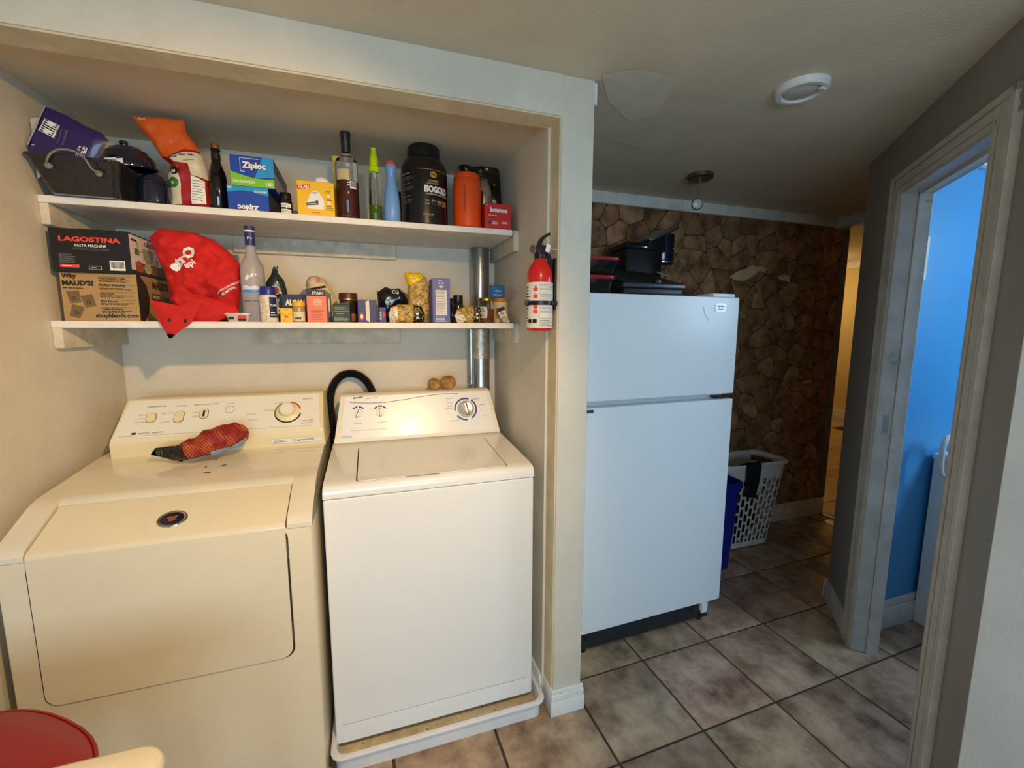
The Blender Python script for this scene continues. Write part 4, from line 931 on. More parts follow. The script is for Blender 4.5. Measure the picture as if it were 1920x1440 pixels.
# blue bottle with orange cap
q = at(735, 390, Y=.405); hh = HT(731, 304, .405, Z1); bb = thing('cleaner_bottle', 'light blue plastic bottle with a coral cap', 'bottle', (q.x, .405, Z1)); c = (q.x, .405, Z1+.0003)
PB = mat('sky_blue_plastic', (120, 164, 222), .35)
lobj('bottle', [(0, 0), (.027, 0), (.030, .004), (.030, .05), (.026, .10), (.020, .135), (.0165, .15), (.0165, .175), (.019, .18), (.0205, .19), (.019, hh-.013)], c, PB, bb, 26)
lobj('cap', [(.0185, hh-.016), (.0185, hh-.006), (.015, hh), (0, hh)], c, mat('coral_plastic', (224, 92, 66), .4), bb, 26)
# protein tub
yt_ = .46; x0, x1 = XR(752, 839, 380, yt_); xc = (x0+x1)/2; r = (x1-x0)/2*.985; hh = HT(795, 279, yt_, Z1); c = (xc, yt_, Z1+.0003)
TUB = mat('tub_black', (22, 21, 21), .3, coat=.2)
tb = thing('protein_tub', 'large black protein powder tub with gold and white print', 'tub', (xc, yt_, Z1))
lobj('tub', [(0, 0), (r*.94, 0), (r, .006), (r, hh*.66), (r*.97, hh*.74), (r*.82, hh*.82), (r*.68, hh*.855), (r*.66, hh*.86)], c, TUB, tb, 44)
lobj('lid', [(r*.62, hh*.84), (r*.69, hh*.86), (r*.69, hh*.97), (r*.64, hh), (0, hh)], c, BLACK, tb, 44)
fa = math.atan2(CAM.x-xc, -(CAM.y-yt_)); cy = Cyl(c, r, fa-.02); GINKO = mat('print_gold', (214, 150, 60), .4)
cyr = Cyl(c, r, fa+.55)
text(tb, cy, 'ISOGOLD', r*.02, hh*.385, width=r*1.12, height=hh*.085, m=WINK, bold=.06, off=.0012); text(tb, cy, 'ADVANCED', r*.13, hh*.485, width=r*.5, height=hh*.024, m=GINKO, bold=.03, off=.0012)
text(tb, cy, 'premium whey protein isolate', r*.08, hh*.355, width=r*1.1, m=WINK, off=.0012)
bm = NB(); u0 = r*.42; v0 = hh*.60; R_ = hh*.04
bm.faces.new([bm.verts.new(cy(u0+R_*1.15*math.cos(a*PI/10), v0+R_*math.sin(a*PI/10), .0010)) for a in range(20)]); bmesh.ops.triangulate(bm, faces=bm.faces[:]); finish('emblem', bm, GINKO, tb)
text(tb, cy, 'PVL', u0-R_*.8, v0-R_*.35, width=R_*1.6, m=INK, bold=.04, off=.0016); text(tb, cy, 'GOLD SERIES', u0-r*.22, v0-R_*2, width=r*.44, m=WINK, off=.0012)
for i, (a, t_) in enumerate(((.05, '30 g'), (.32, '6 g'), (.58, '110'))): text(tb, cy, t_, r*a, hh*.27, width=r*.17, m=GINKO if i < 2 else WINK, bold=.03, off=.0012); text(tb, cy, 'per scoop', r*a, hh*.245, width=r*.18, m=WINK, off=.0012)
plate(tb, cy, r*.82, r*1.12, hh*.24, hh*.31, mat('brown_gold', (160, 104, 48), .5), .0012, n=4)
CH = mat('chocolate', (84, 40, 26), .5)
for i in range(9):
    rd_ = random.Random(i); u = r*(.98+.32*rd_.random()); v = hh*(.07+.15*rd_.random()); k = hh*.03
    bm = NB(); bm.faces.new([bm.verts.new(cy(u+k*(.6+.5*rd_.random())*math.cos(a*PI/3), v+k*math.sin(a*PI/3), .0011+i*.0001)) for a in range(6)]); bmesh.ops.triangulate(bm, faces=bm.faces[:]); finish('picture_piece', bm, CH, tb)
text(tb, cy, '2.27 kg (5 lb)', r*-.05, hh*.11, width=r*.45, m=GINKO, off=.0012, bold=.02)
cl_ = Cyl(c, r, fa-.75)
for v in (.60, .48, .33): text(tb, cl_, 'supplement facts', -r*.30, hh*v, width=r*.42, m=GINKO if v < .5 else WINK, off=.0012, rot=.06); printlines(tb, cl_, -r*.32, r*.35, hh*(v-.07), hh*(v-.02), 3, GINK, .0012, seed=int(v*100))
bars(tb, cy, [(-r*.25+i*.012, -r*.25+i*.012+.0125, hh*.655, hh*.66) for i in range(11)], GINKO, .001, 'label_line')
# black lid behind the tub
q = at(745, 340, Y=.62); t = thing('storage_canister', 'black storage canister behind the protein tub', 'canister', (q.x+.02, .62, Z1)); lobj('canister', [(0, 0), (.045, 0), (.048, .004), (.048, .15), (.044, .165), (0, .168)], (q.x+.03, .64, Z1+.0003), BLACK, t)
lobj('lid', [(.049, .145), (.050, .148), (.050, .166), (.046, .172), (0, .172)], (q.x+.03, .64, Z1+.0003), BLACKG, t)
# orange jug
yj = .415; x0, x1 = XR(850, 901, 380, yj); xc = (x0+x1)/2; r = (x1-x0)/2; hh = HT(876, 327, yj, Z1); c = (xc, yj, Z1+.0003)
ORJ = mat('orange_plastic', (236, 82, 22), .38)
t = thing('orange_jug', 'bright orange plastic bottle with a moulded side grip', 'bottle', (xc, yj, Z1))
lobj('jug', [(0, 0), (r*.9, 0), (r, .006), (r*1.0, hh*.78), (r*.95, hh*.86), (r*.88, hh*.885)], c, ORJ, t, 32)
lobj('lid', [(r*.84, hh*.875), (r*.93, hh*.88), (r*.93, hh*.93), (r*.84, hh*.98), (r*.5, hh), (0, hh)], c, ORJ, t, 32)
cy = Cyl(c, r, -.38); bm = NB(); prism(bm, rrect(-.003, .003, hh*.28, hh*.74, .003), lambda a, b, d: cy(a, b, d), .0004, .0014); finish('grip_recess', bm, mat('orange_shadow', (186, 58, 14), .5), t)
lobj('lid_ridge', [(r*.935, hh*.885), (r*.95, hh*.89), (r*.95, hh*.905), (r*.935, hh*.91)], c, ORJ, t, 32)
# foil coffee bag and silver shaker behind
FOIL = mat('dark_foil', (74, 60, 46), .22, metal=.8, var=.3, vs=20, bump=.6, bs=30)
fo_ = wpoly([(856, 300), (868, 296), (878, 298), (884, 312), (908, 305), (926, 303), (936, 320), (940, 370), (942, 400), (860, 395), (866, 330)], .60); fo_ = [(a, max(b, Z1+.0005)) if b > Z1+.05 else (a, Z1+.0005) for a, b in fo_]
t = thing('foil_bag', 'crumpled dark foil bag behind the orange bottle', 'bag', (1.38, .60, Z1)); Pillow(frontal(.60), fo_, .030, .04, .012, 26, 12, .8).build('foil', FOIL, t, .013)
q = at(908, 370, Y=.50); t = thing('steel_shaker', 'silver steel shaker bottle between the orange bottle and red box', 'bottle', (q.x, .50, Z1))
hh = HT(905, 338, .5, Z1); lobj('steel_body', [(0, 0), (.028, 0), (.031, .005), (.032, hh*.55)] + [(.032+.001*(i % 2), hh*(.58+.03*i)) for i in range(8)] + [(.026, hh*.9), (.016, hh), (0, hh)], (q.x, .51, Z1+.0003), CHROME, t, 26)
cy = Cyl((q.x, .51, Z1), .0325, 0); text(t, cy, 'W', -.02, hh*.3, width=.03, m=WINK, bold=.06, off=.001)
# red dryer-sheet box
yn = .372; x0, x1 = XR(909, 959, 405, yn); h0 = HT(935, 382, yn, Z1); RB = mat('box_red', (206, 40, 36), .42)
nb = Box('dryer_sheet_box', 'small red dryer sheet box at the shelf end', 'box', x0, min(x1, 1.4425), yn, .10, Z1, h0, RB); F_ = nb.front; W_ = nb.w
text(nb.root, F_, 'bounce', W_*.20, h0*.66, width=W_*.64, m=WINK, bold=.05, off=.0012); text(nb.root, F_, 'FREE & GENTLE', W_*.14, h0*.52, width=W_*.3, m=WINK, off=.0012); text(nb.root, F_, 'Assouplissant', W_*.16, h0*.43, width=W_*.26, m=INK, off=.0012)
polyplate(nb.root, F_, [(W_*.19+W_*.06*math.cos(a*PI/8), h0*.26+W_*.06*math.sin(a*PI/8)) for a in range(16)], BL, .0008); printlines(nb.root, F_, W_*.27, W_*.52, h0*.19, h0*.33, 3, WINK); printlines(nb.root, F_, W_*.64, W_*.9, h0*.22, h0*.32, 2, WINK, seed=5)
text(nb.root, F_, 'x', W_*.05, h0*.9, width=W_*.05, m=WINK, off=.0012)

# ================================================================ THINGS ON THE LOWER SHELF
KRAFT = mat('kraft_card', (178, 142, 92), .65, var=.05, vs=20); DCARD = mat('black_card', (24, 21, 21), .4)
ym = .362; x0, x1 = XR(112, 259, 555, ym); x0 = max(x0, .026); h0 = HT(180, 512, ym, Z2)
mb = Box('coffee_box', 'brown cardboard coffee box with printed pouches and black lettering', 'box', x0, x1, ym, .30, Z2, h0, KRAFT); F_ = mb.front; W_ = mb.w
text(mb.root, F_, 'Why', W_*.03, h0*.86, width=W_*.19, m=INK, bold=.05, off=.0012); text(mb.root, F_, "MAUD'S?", W_*.03, h0*.73, width=W_*.40, m=INK, bold=.05, off=.0012); printlines(mb.root, F_, W_*.03, W_*.42, h0*.66, h0*.70, 1, INK); text(mb.root, F_, 'shopblends.com', W_*.41, h0*.05, width=W_*.57, m=INK, bold=.03, off=.0012)
for i in range(5):
    v = h0*(.93-.16*i); bars(mb.root, F_, [(W_*.5, W_*.97, v-.001, v)], INK, .0009, 'rule'); text(mb.root, F_, ('Fresh Arabica Coffee', 'Perfect Roasting', 'Ultra Fresh', 'Bold Flavors', 'Coffee Positive')[i], W_*.5, v-h0*.055, width=W_*(.36, .34, .18, .22, .28)[i], m=INK, bold=.02, off=.0012)
    printlines(mb.root, F_, W_*.5, W_*.95, v-h0*.115, v-h0*.065, 2, INK, seed=i+20)
DKR = mat('kraft_print', (118, 92, 58), .65)
for cu, cv, rt in ((.16, .50, .12), (.34, .42, .25), (.17, .20, -.35)):
    c_, s_ = math.cos(rt), math.sin(rt)
    pl = [(-.07, -.10), (.07, -.10), (.08, .10), (-.08, .10)]
    polyplate(mb.root, F_, [(W_*cu+W_*(a*c_-b*s_), h0*cv+W_*(a*s_+b*c_)*.95) for a, b in pl], DKR, .0008, 'pouch_picture')
    polyplate(mb.root, F_, [(W_*cu+W_*.028*math.cos(a*PI/6), h0*(cv-.03)+W_*.028*math.sin(a*PI/6)) for a in range(12)], INK, .0012, 'pouch_picture'); polyplate(mb.root, F_, [(W_*cu+W_*.02*math.cos(a*PI/6), h0*(cv-.03)+W_*.02*math.sin(a*PI/6)) for a in range(12)], DKR, .0014, 'pouch_picture')
Rf = mb.right; dk = mat('dark_brown_card', (46, 32, 28), .5)
polyplate(mb.root, Rf, [(0, 0), (.03, 0), (.06, h0*.2), (.075, h0*.5), (.06, h0*.8), (.02, h0), (0, h0)], dk, .0007)
text(mb.root, Rf, "MAUD'S", .10, h0*.74, width=.12, m=dk, bold=.03, off=.0012); plate(mb.root, Rf, .09, .155, h0*.48, h0*.64, mat('maroon_card', (92, 34, 34), .5), .0008); text(mb.root, Rf, "MAUD'S", .095, h0*.53, width=.05, m=WINK, bold=.03, off=.0014)
polyplate(mb.root, Rf, [(.26, h0), (.30, h0*.6), (.30, h0)], dk, .0007); plate(mb.root, Rf, .16, .28, h0*.3, h0*.6, mat('coffee_photo', (120, 104, 92), .5, var=.4, vs=60), .0009)
zt = Z2+h0+.0004; x0, x1 = XR(94, 242, 470, ym-.012); x0 = max(x0, .006); h1 = HT(170, 430, ym-.012, zt)
lg = Box('pasta_machine_box', 'black pasta machine box with red lettering stacked on a brown box', 'box', x0, x1, ym-.012, .31, zt, h1, DCARD); F_ = lg.front; W_ = lg.w; h0 = h1
OR_ = mat('print_coral', (232, 70, 46), .5)
text(lg.root, F_, 'LAGOSTINA', W_*.12, h0*.70, width=W_*.78, height=h0*.12, m=OR_, bold=.045, off=.0012); text(lg.root, F_, 'PASTA MACHINE', W_*.31, h0*.585, width=W_*.40, height=h0*.065, m=WINK, off=.0012); text(lg.root, F_, 'WITH RAVIOLI ATTACHMENT', W_*.28, h0*.51, width=W_*.47, height=h0*.045, m=GINK, off=.0012)
plate(lg.root, F_, W_*.10, W_*.34, h0*.10, h0*.175, OR_, .0008); printlines(lg.root, F_, W_*.10, W_*.34, h0*.20, h0*.42, 5, GINK); printlines(lg.root, F_, W_*.13, W_*.31, h0*.12, h0*.155, 1, WINK, .0012)
barcode(lg.root, F_, W_*.73, W_*.93, h0*.06, h0*.29); bars(lg.root, F_, [(W_*.46, W_*.62, h0*.07, h0*.075), (W_*.46, W_*.62, h0*.145, h0*.15), (W_*.46, W_*.464, h0*.07, h0*.15), (W_*.616, W_*.62, h0*.07, h0*.15)], WINK, .001, 'print_frame'); printlines(lg.root, F_, W_*.49, W_*.59, h0*.095, h0*.125, 1, WINK)
Rf = lg.right; plate(lg.root, Rf, .004, .30, h0*.05, h0*.96, mat('white_card', (226, 216, 214), .5), .0007)
text(lg.root, Rf, 'LAGOSTINA', .10, h0*.78, width=.17, height=h0*.11, m=mat('print_maroon', (150, 30, 34), .5), bold=.045, off=.0013)
plate(lg.root, Rf, .004, .30, h0*.05, h0*.11, dk, .0010)
MET = mat('picture_steel', (150, 146, 142), .4); GRN = mat('picture_green', (84, 120, 50), .5); FOODS = [mat('food_%d' % i, c, .5, var=.3, vs=90) for i, c in enumerate(((190, 84, 40), (206, 190, 160), (170, 120, 70), (120, 90, 60), (200, 160, 150)))]
plate(lg.root, Rf, .085, .155, h0*.42, h0*.70, MET, .0010, name='picture'); plate(lg.root, Rf, .10, .14, h0*.34, h0*.42, FOODS[2], .0010, name='picture'); plate(lg.root, Rf, .17, .19, h0*.36, h0*.52, MET, .0010, name='picture'); plate(lg.root, Rf, .03, .06, h0*.50, h0*.66, GRN, .0010, name='picture'); plate(lg.root, Rf, .015, .05, h0*.82, h0*.87, INK, .0010, name='picture'); bars(lg.root, Rf, [(.05, .055, h0*.6, h0*.85), (.05, .09, h0*.6, h0*.62)], MET, .0012, 'picture')
plate(lg.root, Rf, .03, .30, h0*.12, h0*.32, mat('picture_dark', (70, 48, 42), .5), .0009, name='picture')
for i in range(5): polyplate(lg.root, Rf, [(.055+i*.053+.024*math.cos(a*PI/6), h0*.22+.018*math.sin(a*PI/6)) for a in range(12)], FOODS[i], .0012, 'picture')
# red reusable bag
REDB = mat('red_nonwoven', (206, 28, 26), .75, bump=.35, bs=240, var=.05, vs=10)
yr = .425
bo = wpoly([(279, 446), (299, 428), (330, 432), (366, 437), (401, 450), (432, 474), (451, 496), (452, 540), (447, 586), (442, 606), (326, 607), (322, 560), (308, 510)], yr); bo = [(a, max(b, Z2+.0006)) for a, b in bo]
rbg = thing('shopping_bag', 'crumpled red reusable shopping bag hanging over the shelf edge', 'bag', (.42, yr, Z2))
RBP = Pillow(frontal(yr), bo, .054, .085, .024, 21, 21, .9); RBP.build('bag_body', REDB, rbg, .009, smooth=35)
def rtx(s, p0, p1, m=WINK, **k):
    a = at(*p0, Y=yr-.05); b = at(*p1, Y=yr-.05); return text(rbg, RBP, s, a.x, a.z, width=(b-a).length, m=m, rot=math.atan2(b.z-a.z, b.x-a.x), off=.0045, **k)
rtx('etrO', (331, 512), (372, 474), bold=.06); rtx('epi', (357, 508), (372, 497), bold=.03); rtx("L'ENVIRONNEMENT", (408, 552), (446, 527)); rtx('ME MOTIVE', (417, 555), (440, 539), bold=.03)
fl = wpoly([(280, 562), (300, 566), (340, 574), (356, 566), (376, 568), (368, 588), (360, 603), (338, 620), (318, 637), (309, 622), (298, 603)], .328)
FLP = Pillow(frontal(.330), fl, .0055, .02, .0035, 40, 31, .7); FLP.build('hanging_flap', REDB, rbg, .012)
fl2 = wpoly([(316, 560), (326, 550), (350, 548), (400, 560), (440, 574), (446, 586), (420, 596), (400, 606), (352, 606), (340, 590), (330, 575)], .352)
Pillow(frontal(.362), fl2, .018, .03, .009, 30, 41, .5).build('crumpled_handle', REDB, rbg, .011)
for (px, py) in ((318, 600), (347, 602)):
    q = at(px, py, Y=.325); FLP.patch('eyelet', INK, rbg, [(q.x+.0045*math.cos(a*PI/4), q.z+.0065*math.sin(a*PI/4)) for a in range(8)], .02, .0016)
# small clear tub
x0, x1 = XR(421, 469, 595, .352); h0 = HT(445, 587, .352, Z2); t = thing('plastic_tub', 'small clear plastic tub with a red label on the shelf edge', 'tub', ((x0+x1)/2, .375, Z2))
xc = (x0+x1)/2; HAZE = mat('hazy_plastic', (206, 190, 170), .25, coat=.3)
bm = NB(); rs = ring_loft(bm, [(x0+.008, x1-.008, .356, .40, .008, Z2+.0004), (x0+.002, x1-.002, .350, .406, .01, Z2+h0*.78), (x0-.002, x1+.002, .347, .409, .01, Z2+h0*.8), (x0-.002, x1+.002, .347, .409, .01, Z2+h0)]); bm.faces.new(rs[0][::-1]); bm.faces.new(rs[-1]); finish('tub', bm, HAZE, t)
tf = Face((xc, .3515, Z2), (1, 0, 0), (0, -.1, 1)); plate(t, tf, .002, .026, .006, h0*.72, mat('label_red', (206, 60, 44), .5), .001); plate(t, tf, .002, .026, .004, .010, INK, .0016); plate(t, tf, -.026, -.010, .008, .016, INK, .001)
# dark red bottle behind
q = at(452, 560, Y=.46); t = thing('wine_bottle', 'dark red bottle half hidden between the red bag and frosted bottle', 'bottle', (q.x+.008, .47, Z2)); lobj('glass', [(0, 0), (.016, 0), (.018, .003), (.018, .09), (.011, .115), (.011, .13)], (q.x+.016, .50, Z2+.0003), mat('ruby_glass', (84, 16, 22), .12, coat=.6), t); lobj('cap', [(.0125, .112), (.0125, .138), (0, .138)], (q.x+.016, .50, Z2+.0003), BLACK, t)
# frosted bottle
yv = .405; q = at(479, 590, Y=yv); hh = HT(473, 425, yv, Z2); t = thing('frosted_bottle', 'tall frosted vodka bottle with a navy neck label', 'bottle', (q.x, yv, Z2)); c = (q.x, yv, Z2+.0003); r = .0365
FROST = mat('frosted_glass', (206, 200, 204), .35, trans=.55, ior=1.3)
lobj('glass', [(0, 0), (r-.003, 0), (r, .004), (r, hh*.55), (r*.94, hh*.60), (r*.6, hh*.67), (.016, hh*.73), (.0145, hh*.80), (.0145, hh*.97)], c, FROST, t, 32)
lobj('cap', [(.0152, hh*.955), (.0158, hh*.96), (.0158, hh*.995), (.014, hh), (0, hh)], c, NAVY, t); lobj('cap_band', [(.0160, hh*.945), (.0162, hh*.955)], c, WINK, t); lobj('neck_label', [(.0150, hh*.80), (.0152, hh*.935)], c, NAVY, t)
cn = Cyl(c, .0153, .2); text(t, cn, 'V v', -.008, hh*.86, width=.016, m=WINK, bold=.02, off=.0008, shear=.4)
cy = Cyl(c, r, .15); SKY = mat('print_sky', (74, 140, 214), .4); MTN = mat('print_mountain', (214, 220, 230), .5)
def cpoly(par, cyl, pts, m, off=.0008, n='print_panel'):
    vo, fo = _cdt(pts, .006); bm = NB(); A = [bm.verts.new(cyl(v.x, v.y, off)) for v in vo]
    for f in fo: bm.faces.new([A[i] for i in f])
    return finish(n, bm, m, par, smooth=60)
cpoly(t, cy, [(-.032, hh*.31), (-.01, hh*.305), (.02, hh*.31), (.034, hh*.31), (.034, hh*.36), (.012, hh*.35), (-.01, hh*.345), (-.032, hh*.36)], SKY)
cpoly(t, cy, [(-.032, hh*.335), (-.01, hh*.335), (.034, hh*.34), (.034, hh*.375), (.02, hh*.368), (.006, hh*.38), (-.006, hh*.366), (-.02, hh*.385), (-.032, hh*.37)], MTN, .0012)
text(t, cy, 'GREY GOOSE', -.030, hh*.205, width=.058, m=INK, bold=.01, off=.001); bars(t, cy, [(-.012, .0, hh*.185, hh*.19)], RINK, .001)
for dx, dy_, k in ((-.022, .45, 1), (-.006, .475, .7), (.008, .49, .4)):
    polyplate(t, cy, [(dx, hh*dy_), (dx+.010*k, hh*dy_+.014*k), (dx+.004*k, hh*dy_+.002), (dx+.016*k, hh*dy_+.006*k), (dx+.006*k, hh*dy_-.006*k)], WINK, .0012, 'goose_print')
# tablet bottle
yu = .372; q = at(505, 590, Y=yu); hh = HT(503, 538, yu, Z2); t = thing('tablet_bottle', 'clear bottle of white tablets with a blue flip cap', 'bottle', (q.x, yu, Z2)); c = (q.x, yu, Z2+.0003); r = .027
TABS = mat('tablet_white', (228, 214, 186), .5, var=.12, vs=70, bump=.6, bs=70)
lobj('bottle', [(0, 0), (r*.92, 0), (r, .004), (r, hh*.66), (r*.92, hh*.74), (r*.82, hh*.77)], c, TABS, t, 28); lobj('cap', [(r*.86, hh*.76), (r*.9, hh*.77), (r*.9, hh*.98), (r*.84, hh), (0, hh)], c, mat('cap_blue', (34, 44, 132), .35), t, 28)
cy = Cyl(c, r, .75); plate(t, cy, -.013, .013, hh*.12, hh*.70, mat('label_navy', (24, 36, 74), .4), .0006, n=5); text(t, cy, 'TUMS', -.011, hh*.44, width=.021, m=WINK, bold=.04, off=.0012); printlines(t, cy, -.01, .01, hh*.16, hh*.3, 2, WINK, .0012)
# dark green pouch
yd = .46; gp = wpoly([(500, 552), (498, 530), (508, 515), (513, 498), (517, 502), (521, 498), (521, 512), (532, 525), (539, 548), (540, 590), (500, 595)], yd); gp = [(a, b if b > Z2+.06 else Z2+.0006) for a, b in gp]
t = thing('green_pouch', 'dark green glossy pouch with a twisted top behind the tablet bottle', 'pouch', ((gp[0][0]+gp[8][0])/2, yd, Z2)); P = Pillow(frontal(yd), gp, .020, .03, .007, 30, 51, .8); P.build('pouch', mat('dark_green_film', (30, 48, 46), .25, coat=.5), t, .011)
q = at(518, 545, Y=yd); P.patch('round_logo', mat('logo_pale', (196, 170, 170), .5), t, [(q.x+.017*math.cos(a*PI/8), q.z+.017*math.sin(a*PI/8)) for a in range(16)], .008, .0022); P.patch('round_logo', mat('logo_red', (150, 60, 64), .5), t, [(q.x+.012*math.cos(a*PI/8), q.z+.012*math.sin(a*PI/8)) for a in range(16)], .008, .0034)
# foil wrap box
ya = .43; x0, x1 = XR(524, 572, 565, ya); ft = Box('foil_wrap_box', 'black foil wrap box with bold white letters', 'box', x0, x1+.02, ya, .045, Z2, HT(550, 552, ya, Z2), DCARD)
text(ft.root, ft.front, 'ALCAN', .018, ft.h*.60, width=ft.w*.62, height=ft.h*.22, m=WINK, bold=.06, off=.0012); polyplate(ft.root, ft.front, [(.012, ft.h*.1), (.05, ft.h*.1), (.04, ft.h*.42), (.014, ft.h*.42)], mat('foil_picture', (130, 112, 90), .5), .0008)
# yellow carton with dipped lid line
ye = .362; x0, x1 = XR(525.5, 548.5, 592, ye); yc_ = Box('stock_cube_box', 'tiny yellow stock cube box with a red oval logo', 'box', x0, x1, ye, .035, Z2, HT(537, 578, ye, Z2), YEL); F_ = yc_.front; W_ = yc_.w; h0 = yc_.h
polyplate(yc_.root, F_, [(W_*.5+W_*.2*math.cos(a*PI/8), h0*.38+h0*.06*math.sin(a*PI/8)) for a in range(16)], RINK, .0009); printlines(yc_.root, F_, W_*.38, W_*.75, h0*.84, h0*.93, 2, RINK, .0012, seed=3)
bars(yc_.root, F_, [(W_*(.03+.1*i), W_*(.13+.1*i), h0*(.66-.06*math.sin(PI*(i+.5)/9)*3), h0*(.68-.06*math.sin(PI*(i+.5)/9)*3)) for i in range(9)], INK, .0009, 'lid_line'); text(yc_.root, F_, '12', W_*.2, h0*.06, width=W_*.2, m=RINK, off=.0012)
# yellow-lid jar
yj2 = .375; q = at(561, 590, Y=yj2); hh = HT(561, 566, yj2, Z2); t = thing('mustard_jar', 'small jar with a yellow lid and cream label', 'jar', (q.x, yj2, Z2)); c = (q.x, yj2, Z2+.0003); r = .0205
lobj('jar', [(0, 0), (r*.94, 0), (r, .003), (r, hh*.74), (r*.93, hh*.78)], c, mat('powder_tan', (176, 140, 96), .3, coat=.4), t, 26); lobj('lid', [(r*.97, hh*.77), (r*1.02, hh*.78), (r*1.02, hh*.97), (r*.95, hh), (0, hh)], c, mat('lid_yellow', (240, 178, 16), .4), t, 26); cy = Cyl(c, r, .1); plate(t, cy, -r*1.0, r*1.0, hh*.06, hh*.5, mat('label_cream', (224, 210, 176), .6), .0006, n=6); printlines(t, cy, -.012, .012, hh*.12, hh*.24, 1, INK, .0012, seed=9, fill=.8)
# orange tea box with open flap
yt2 = .362; x0, x1 = XR(576, 613.5, 590, yt2); h0 = HT(595, 543, yt2, Z2); tbx = Box('tea_box', 'orange tea box with an open black lid flap', 'box', x0, x1, yt2, .075, Z2, h0, mat('box_salmon', (232, 122, 88), .45)); F_ = tbx.front; W_ = tbx.w
plate(tbx.root, F_, .001, W_-.001, h0*.80, h0-.0005, DCARD, .0006); text(tbx.root, F_, 'STASH', W_*.30, h0*.85, width=W_*.55, m=WINK, bold=.03, off=.0012); printlines(tbx.root, F_, W_*.35, W_*.85, h0*.48, h0*.72, 5, mat('print_cream', (240, 216, 180), .5)); printlines(tbx.root, F_, W_*.2, W_*.9, h0*.06, h0*.38, 5, mat('print_rust', (196, 84, 50), .5), seed=6)
plate(tbx.root, tbx.left, .001, .074, h0*.80, h0-.0005, DCARD, .0006)
bm = NB(); Mf = MW[tbx.root.name] @ Matrix.Translation((-W_/2, .0, h0)) @ Matrix.Rotation(R(-13), 4, 'Y'); abox(bm, 0, W_*.98, .002, .073, .0, .0012, M=Mf); finish('lid_flap', bm, DCARD, tbx.root)
yb3 = .45; x0, x1 = XR(605, 620, 590, yb3); bp_ = Box('blue_carton', 'slim sky blue carton tucked behind the orange tea box', 'box', x0, x1, yb3, .06, Z2, HT(615, 549, yb3, Z2), mat('box_sky', (70, 130, 170), .5)); plate(bp_.root, bp_.front, bp_.w*.5, bp_.w*.95, bp_.h*.2, bp_.h*.8, WINK, .0007)
# cream bag
yc2 = .56; co = wpoly([(573, 560), (574, 528), (580, 519), (592, 517), (608, 524), (622, 540), (632, 562), (637, 600), (600, 606), (575, 606)], yc2); co = [(a, b if b > Z2+.04 else Z2+.0006) for a, b in co]
t = thing('flour_bag', 'rolled-down cream paper bag behind the tea box', 'bag', (.75, yc2, Z2)); P = Pillow(frontal(yc2), co, .034, .04, .010, 26, 61, .8); P.build('bag', mat('cream_bag', (214, 196, 156), .6, bump=.3, bs=60), t, .012); q = at(599, 527, Y=yc2); P.patch('sticker', mat('sticker_pink', (214, 150, 120), .5), t, [(q.x-.012, q.z-.008), (q.x+.012, q.z-.008), (q.x+.012, q.z+.008), (q.x-.012, q.z+.008)], .01, .002); text(t, P, '5', q.x-.003, q.z-.005, width=.007, m=RINK, off=.004)
# dark green carton and brown-lid jar
yk = .362; x0, x1 = XR(624, 657, 590, yk); dg = Box('seaweed_box', 'dark green carton with a slanted top and pale print', 'box', x0, x1, yk, .05, Z2, HT(640, 571, yk, Z2), mat('box_dark_green', (30, 40, 30), .45)); F_ = dg.front; W_ = dg.w; h0 = dg.h
bm = NB(); prism(bm, [(-W_/2, h0), (W_/2, h0), (W_*.44, h0*1.16), (W_*.1, h0*1.10)], lambda a, b, d: MW[dg.root.name] @ Vector((a, d, b)), .002, .048); finish('roof_fold', bm, MATS['box_dark_green'], dg.root)
PG = mat('print_sage', (140, 160, 110), .5); printlines(dg.root, F_, W_*.1, W_*.9, h0*.70, h0*.88, 3, PG, .0012, seed=17); bars(dg.root, F_, [(W_*.06, W_*.94, h0*.60, h0*.63)], PG); printlines(dg.root, F_, W_*.2, W_*.8, h0*.44, h0*.52, 1, PG, .0012, seed=18); printlines(dg.root, F_, W_*.08, W_*.92, h0*.06, h0*.32, 4, PG, seed=14, fill=.6)
yz = .44; q = at(654, 590, Y=yz); hh = HT(653, 550, yz, Z2); t = thing('spread_jar', 'brown-lidded jar of dark spread between two cartons', 'jar', (q.x, yz, Z2)); c = (q.x, yz, Z2+.0003); r = .031
lobj('jar', [(0, 0), (r*.92, 0), (r, .004), (r, hh*.74), (r*.92, hh*.80)], c, mat('choco_glass', (54, 34, 24), .12, coat=.6), t); lobj('lid', [(r*.98, hh*.79), (r*1.05, hh*.80), (r*1.05, hh*.97), (r, hh), (0, hh)], c, mat('lid_brown', (78, 42, 32), .4), t); lobj('lid_band', [(r*1.0, hh*.765), (r*1.05, hh*.77), (r*1.05, hh*.795)], c, GOLD, t); cy = Cyl(c, r, .35); plate(t, cy, .0, .025, hh*.05, hh*.3, mat('nut_photo', (150, 90, 50), .5, var=.4, vs=80), .0006, n=4)
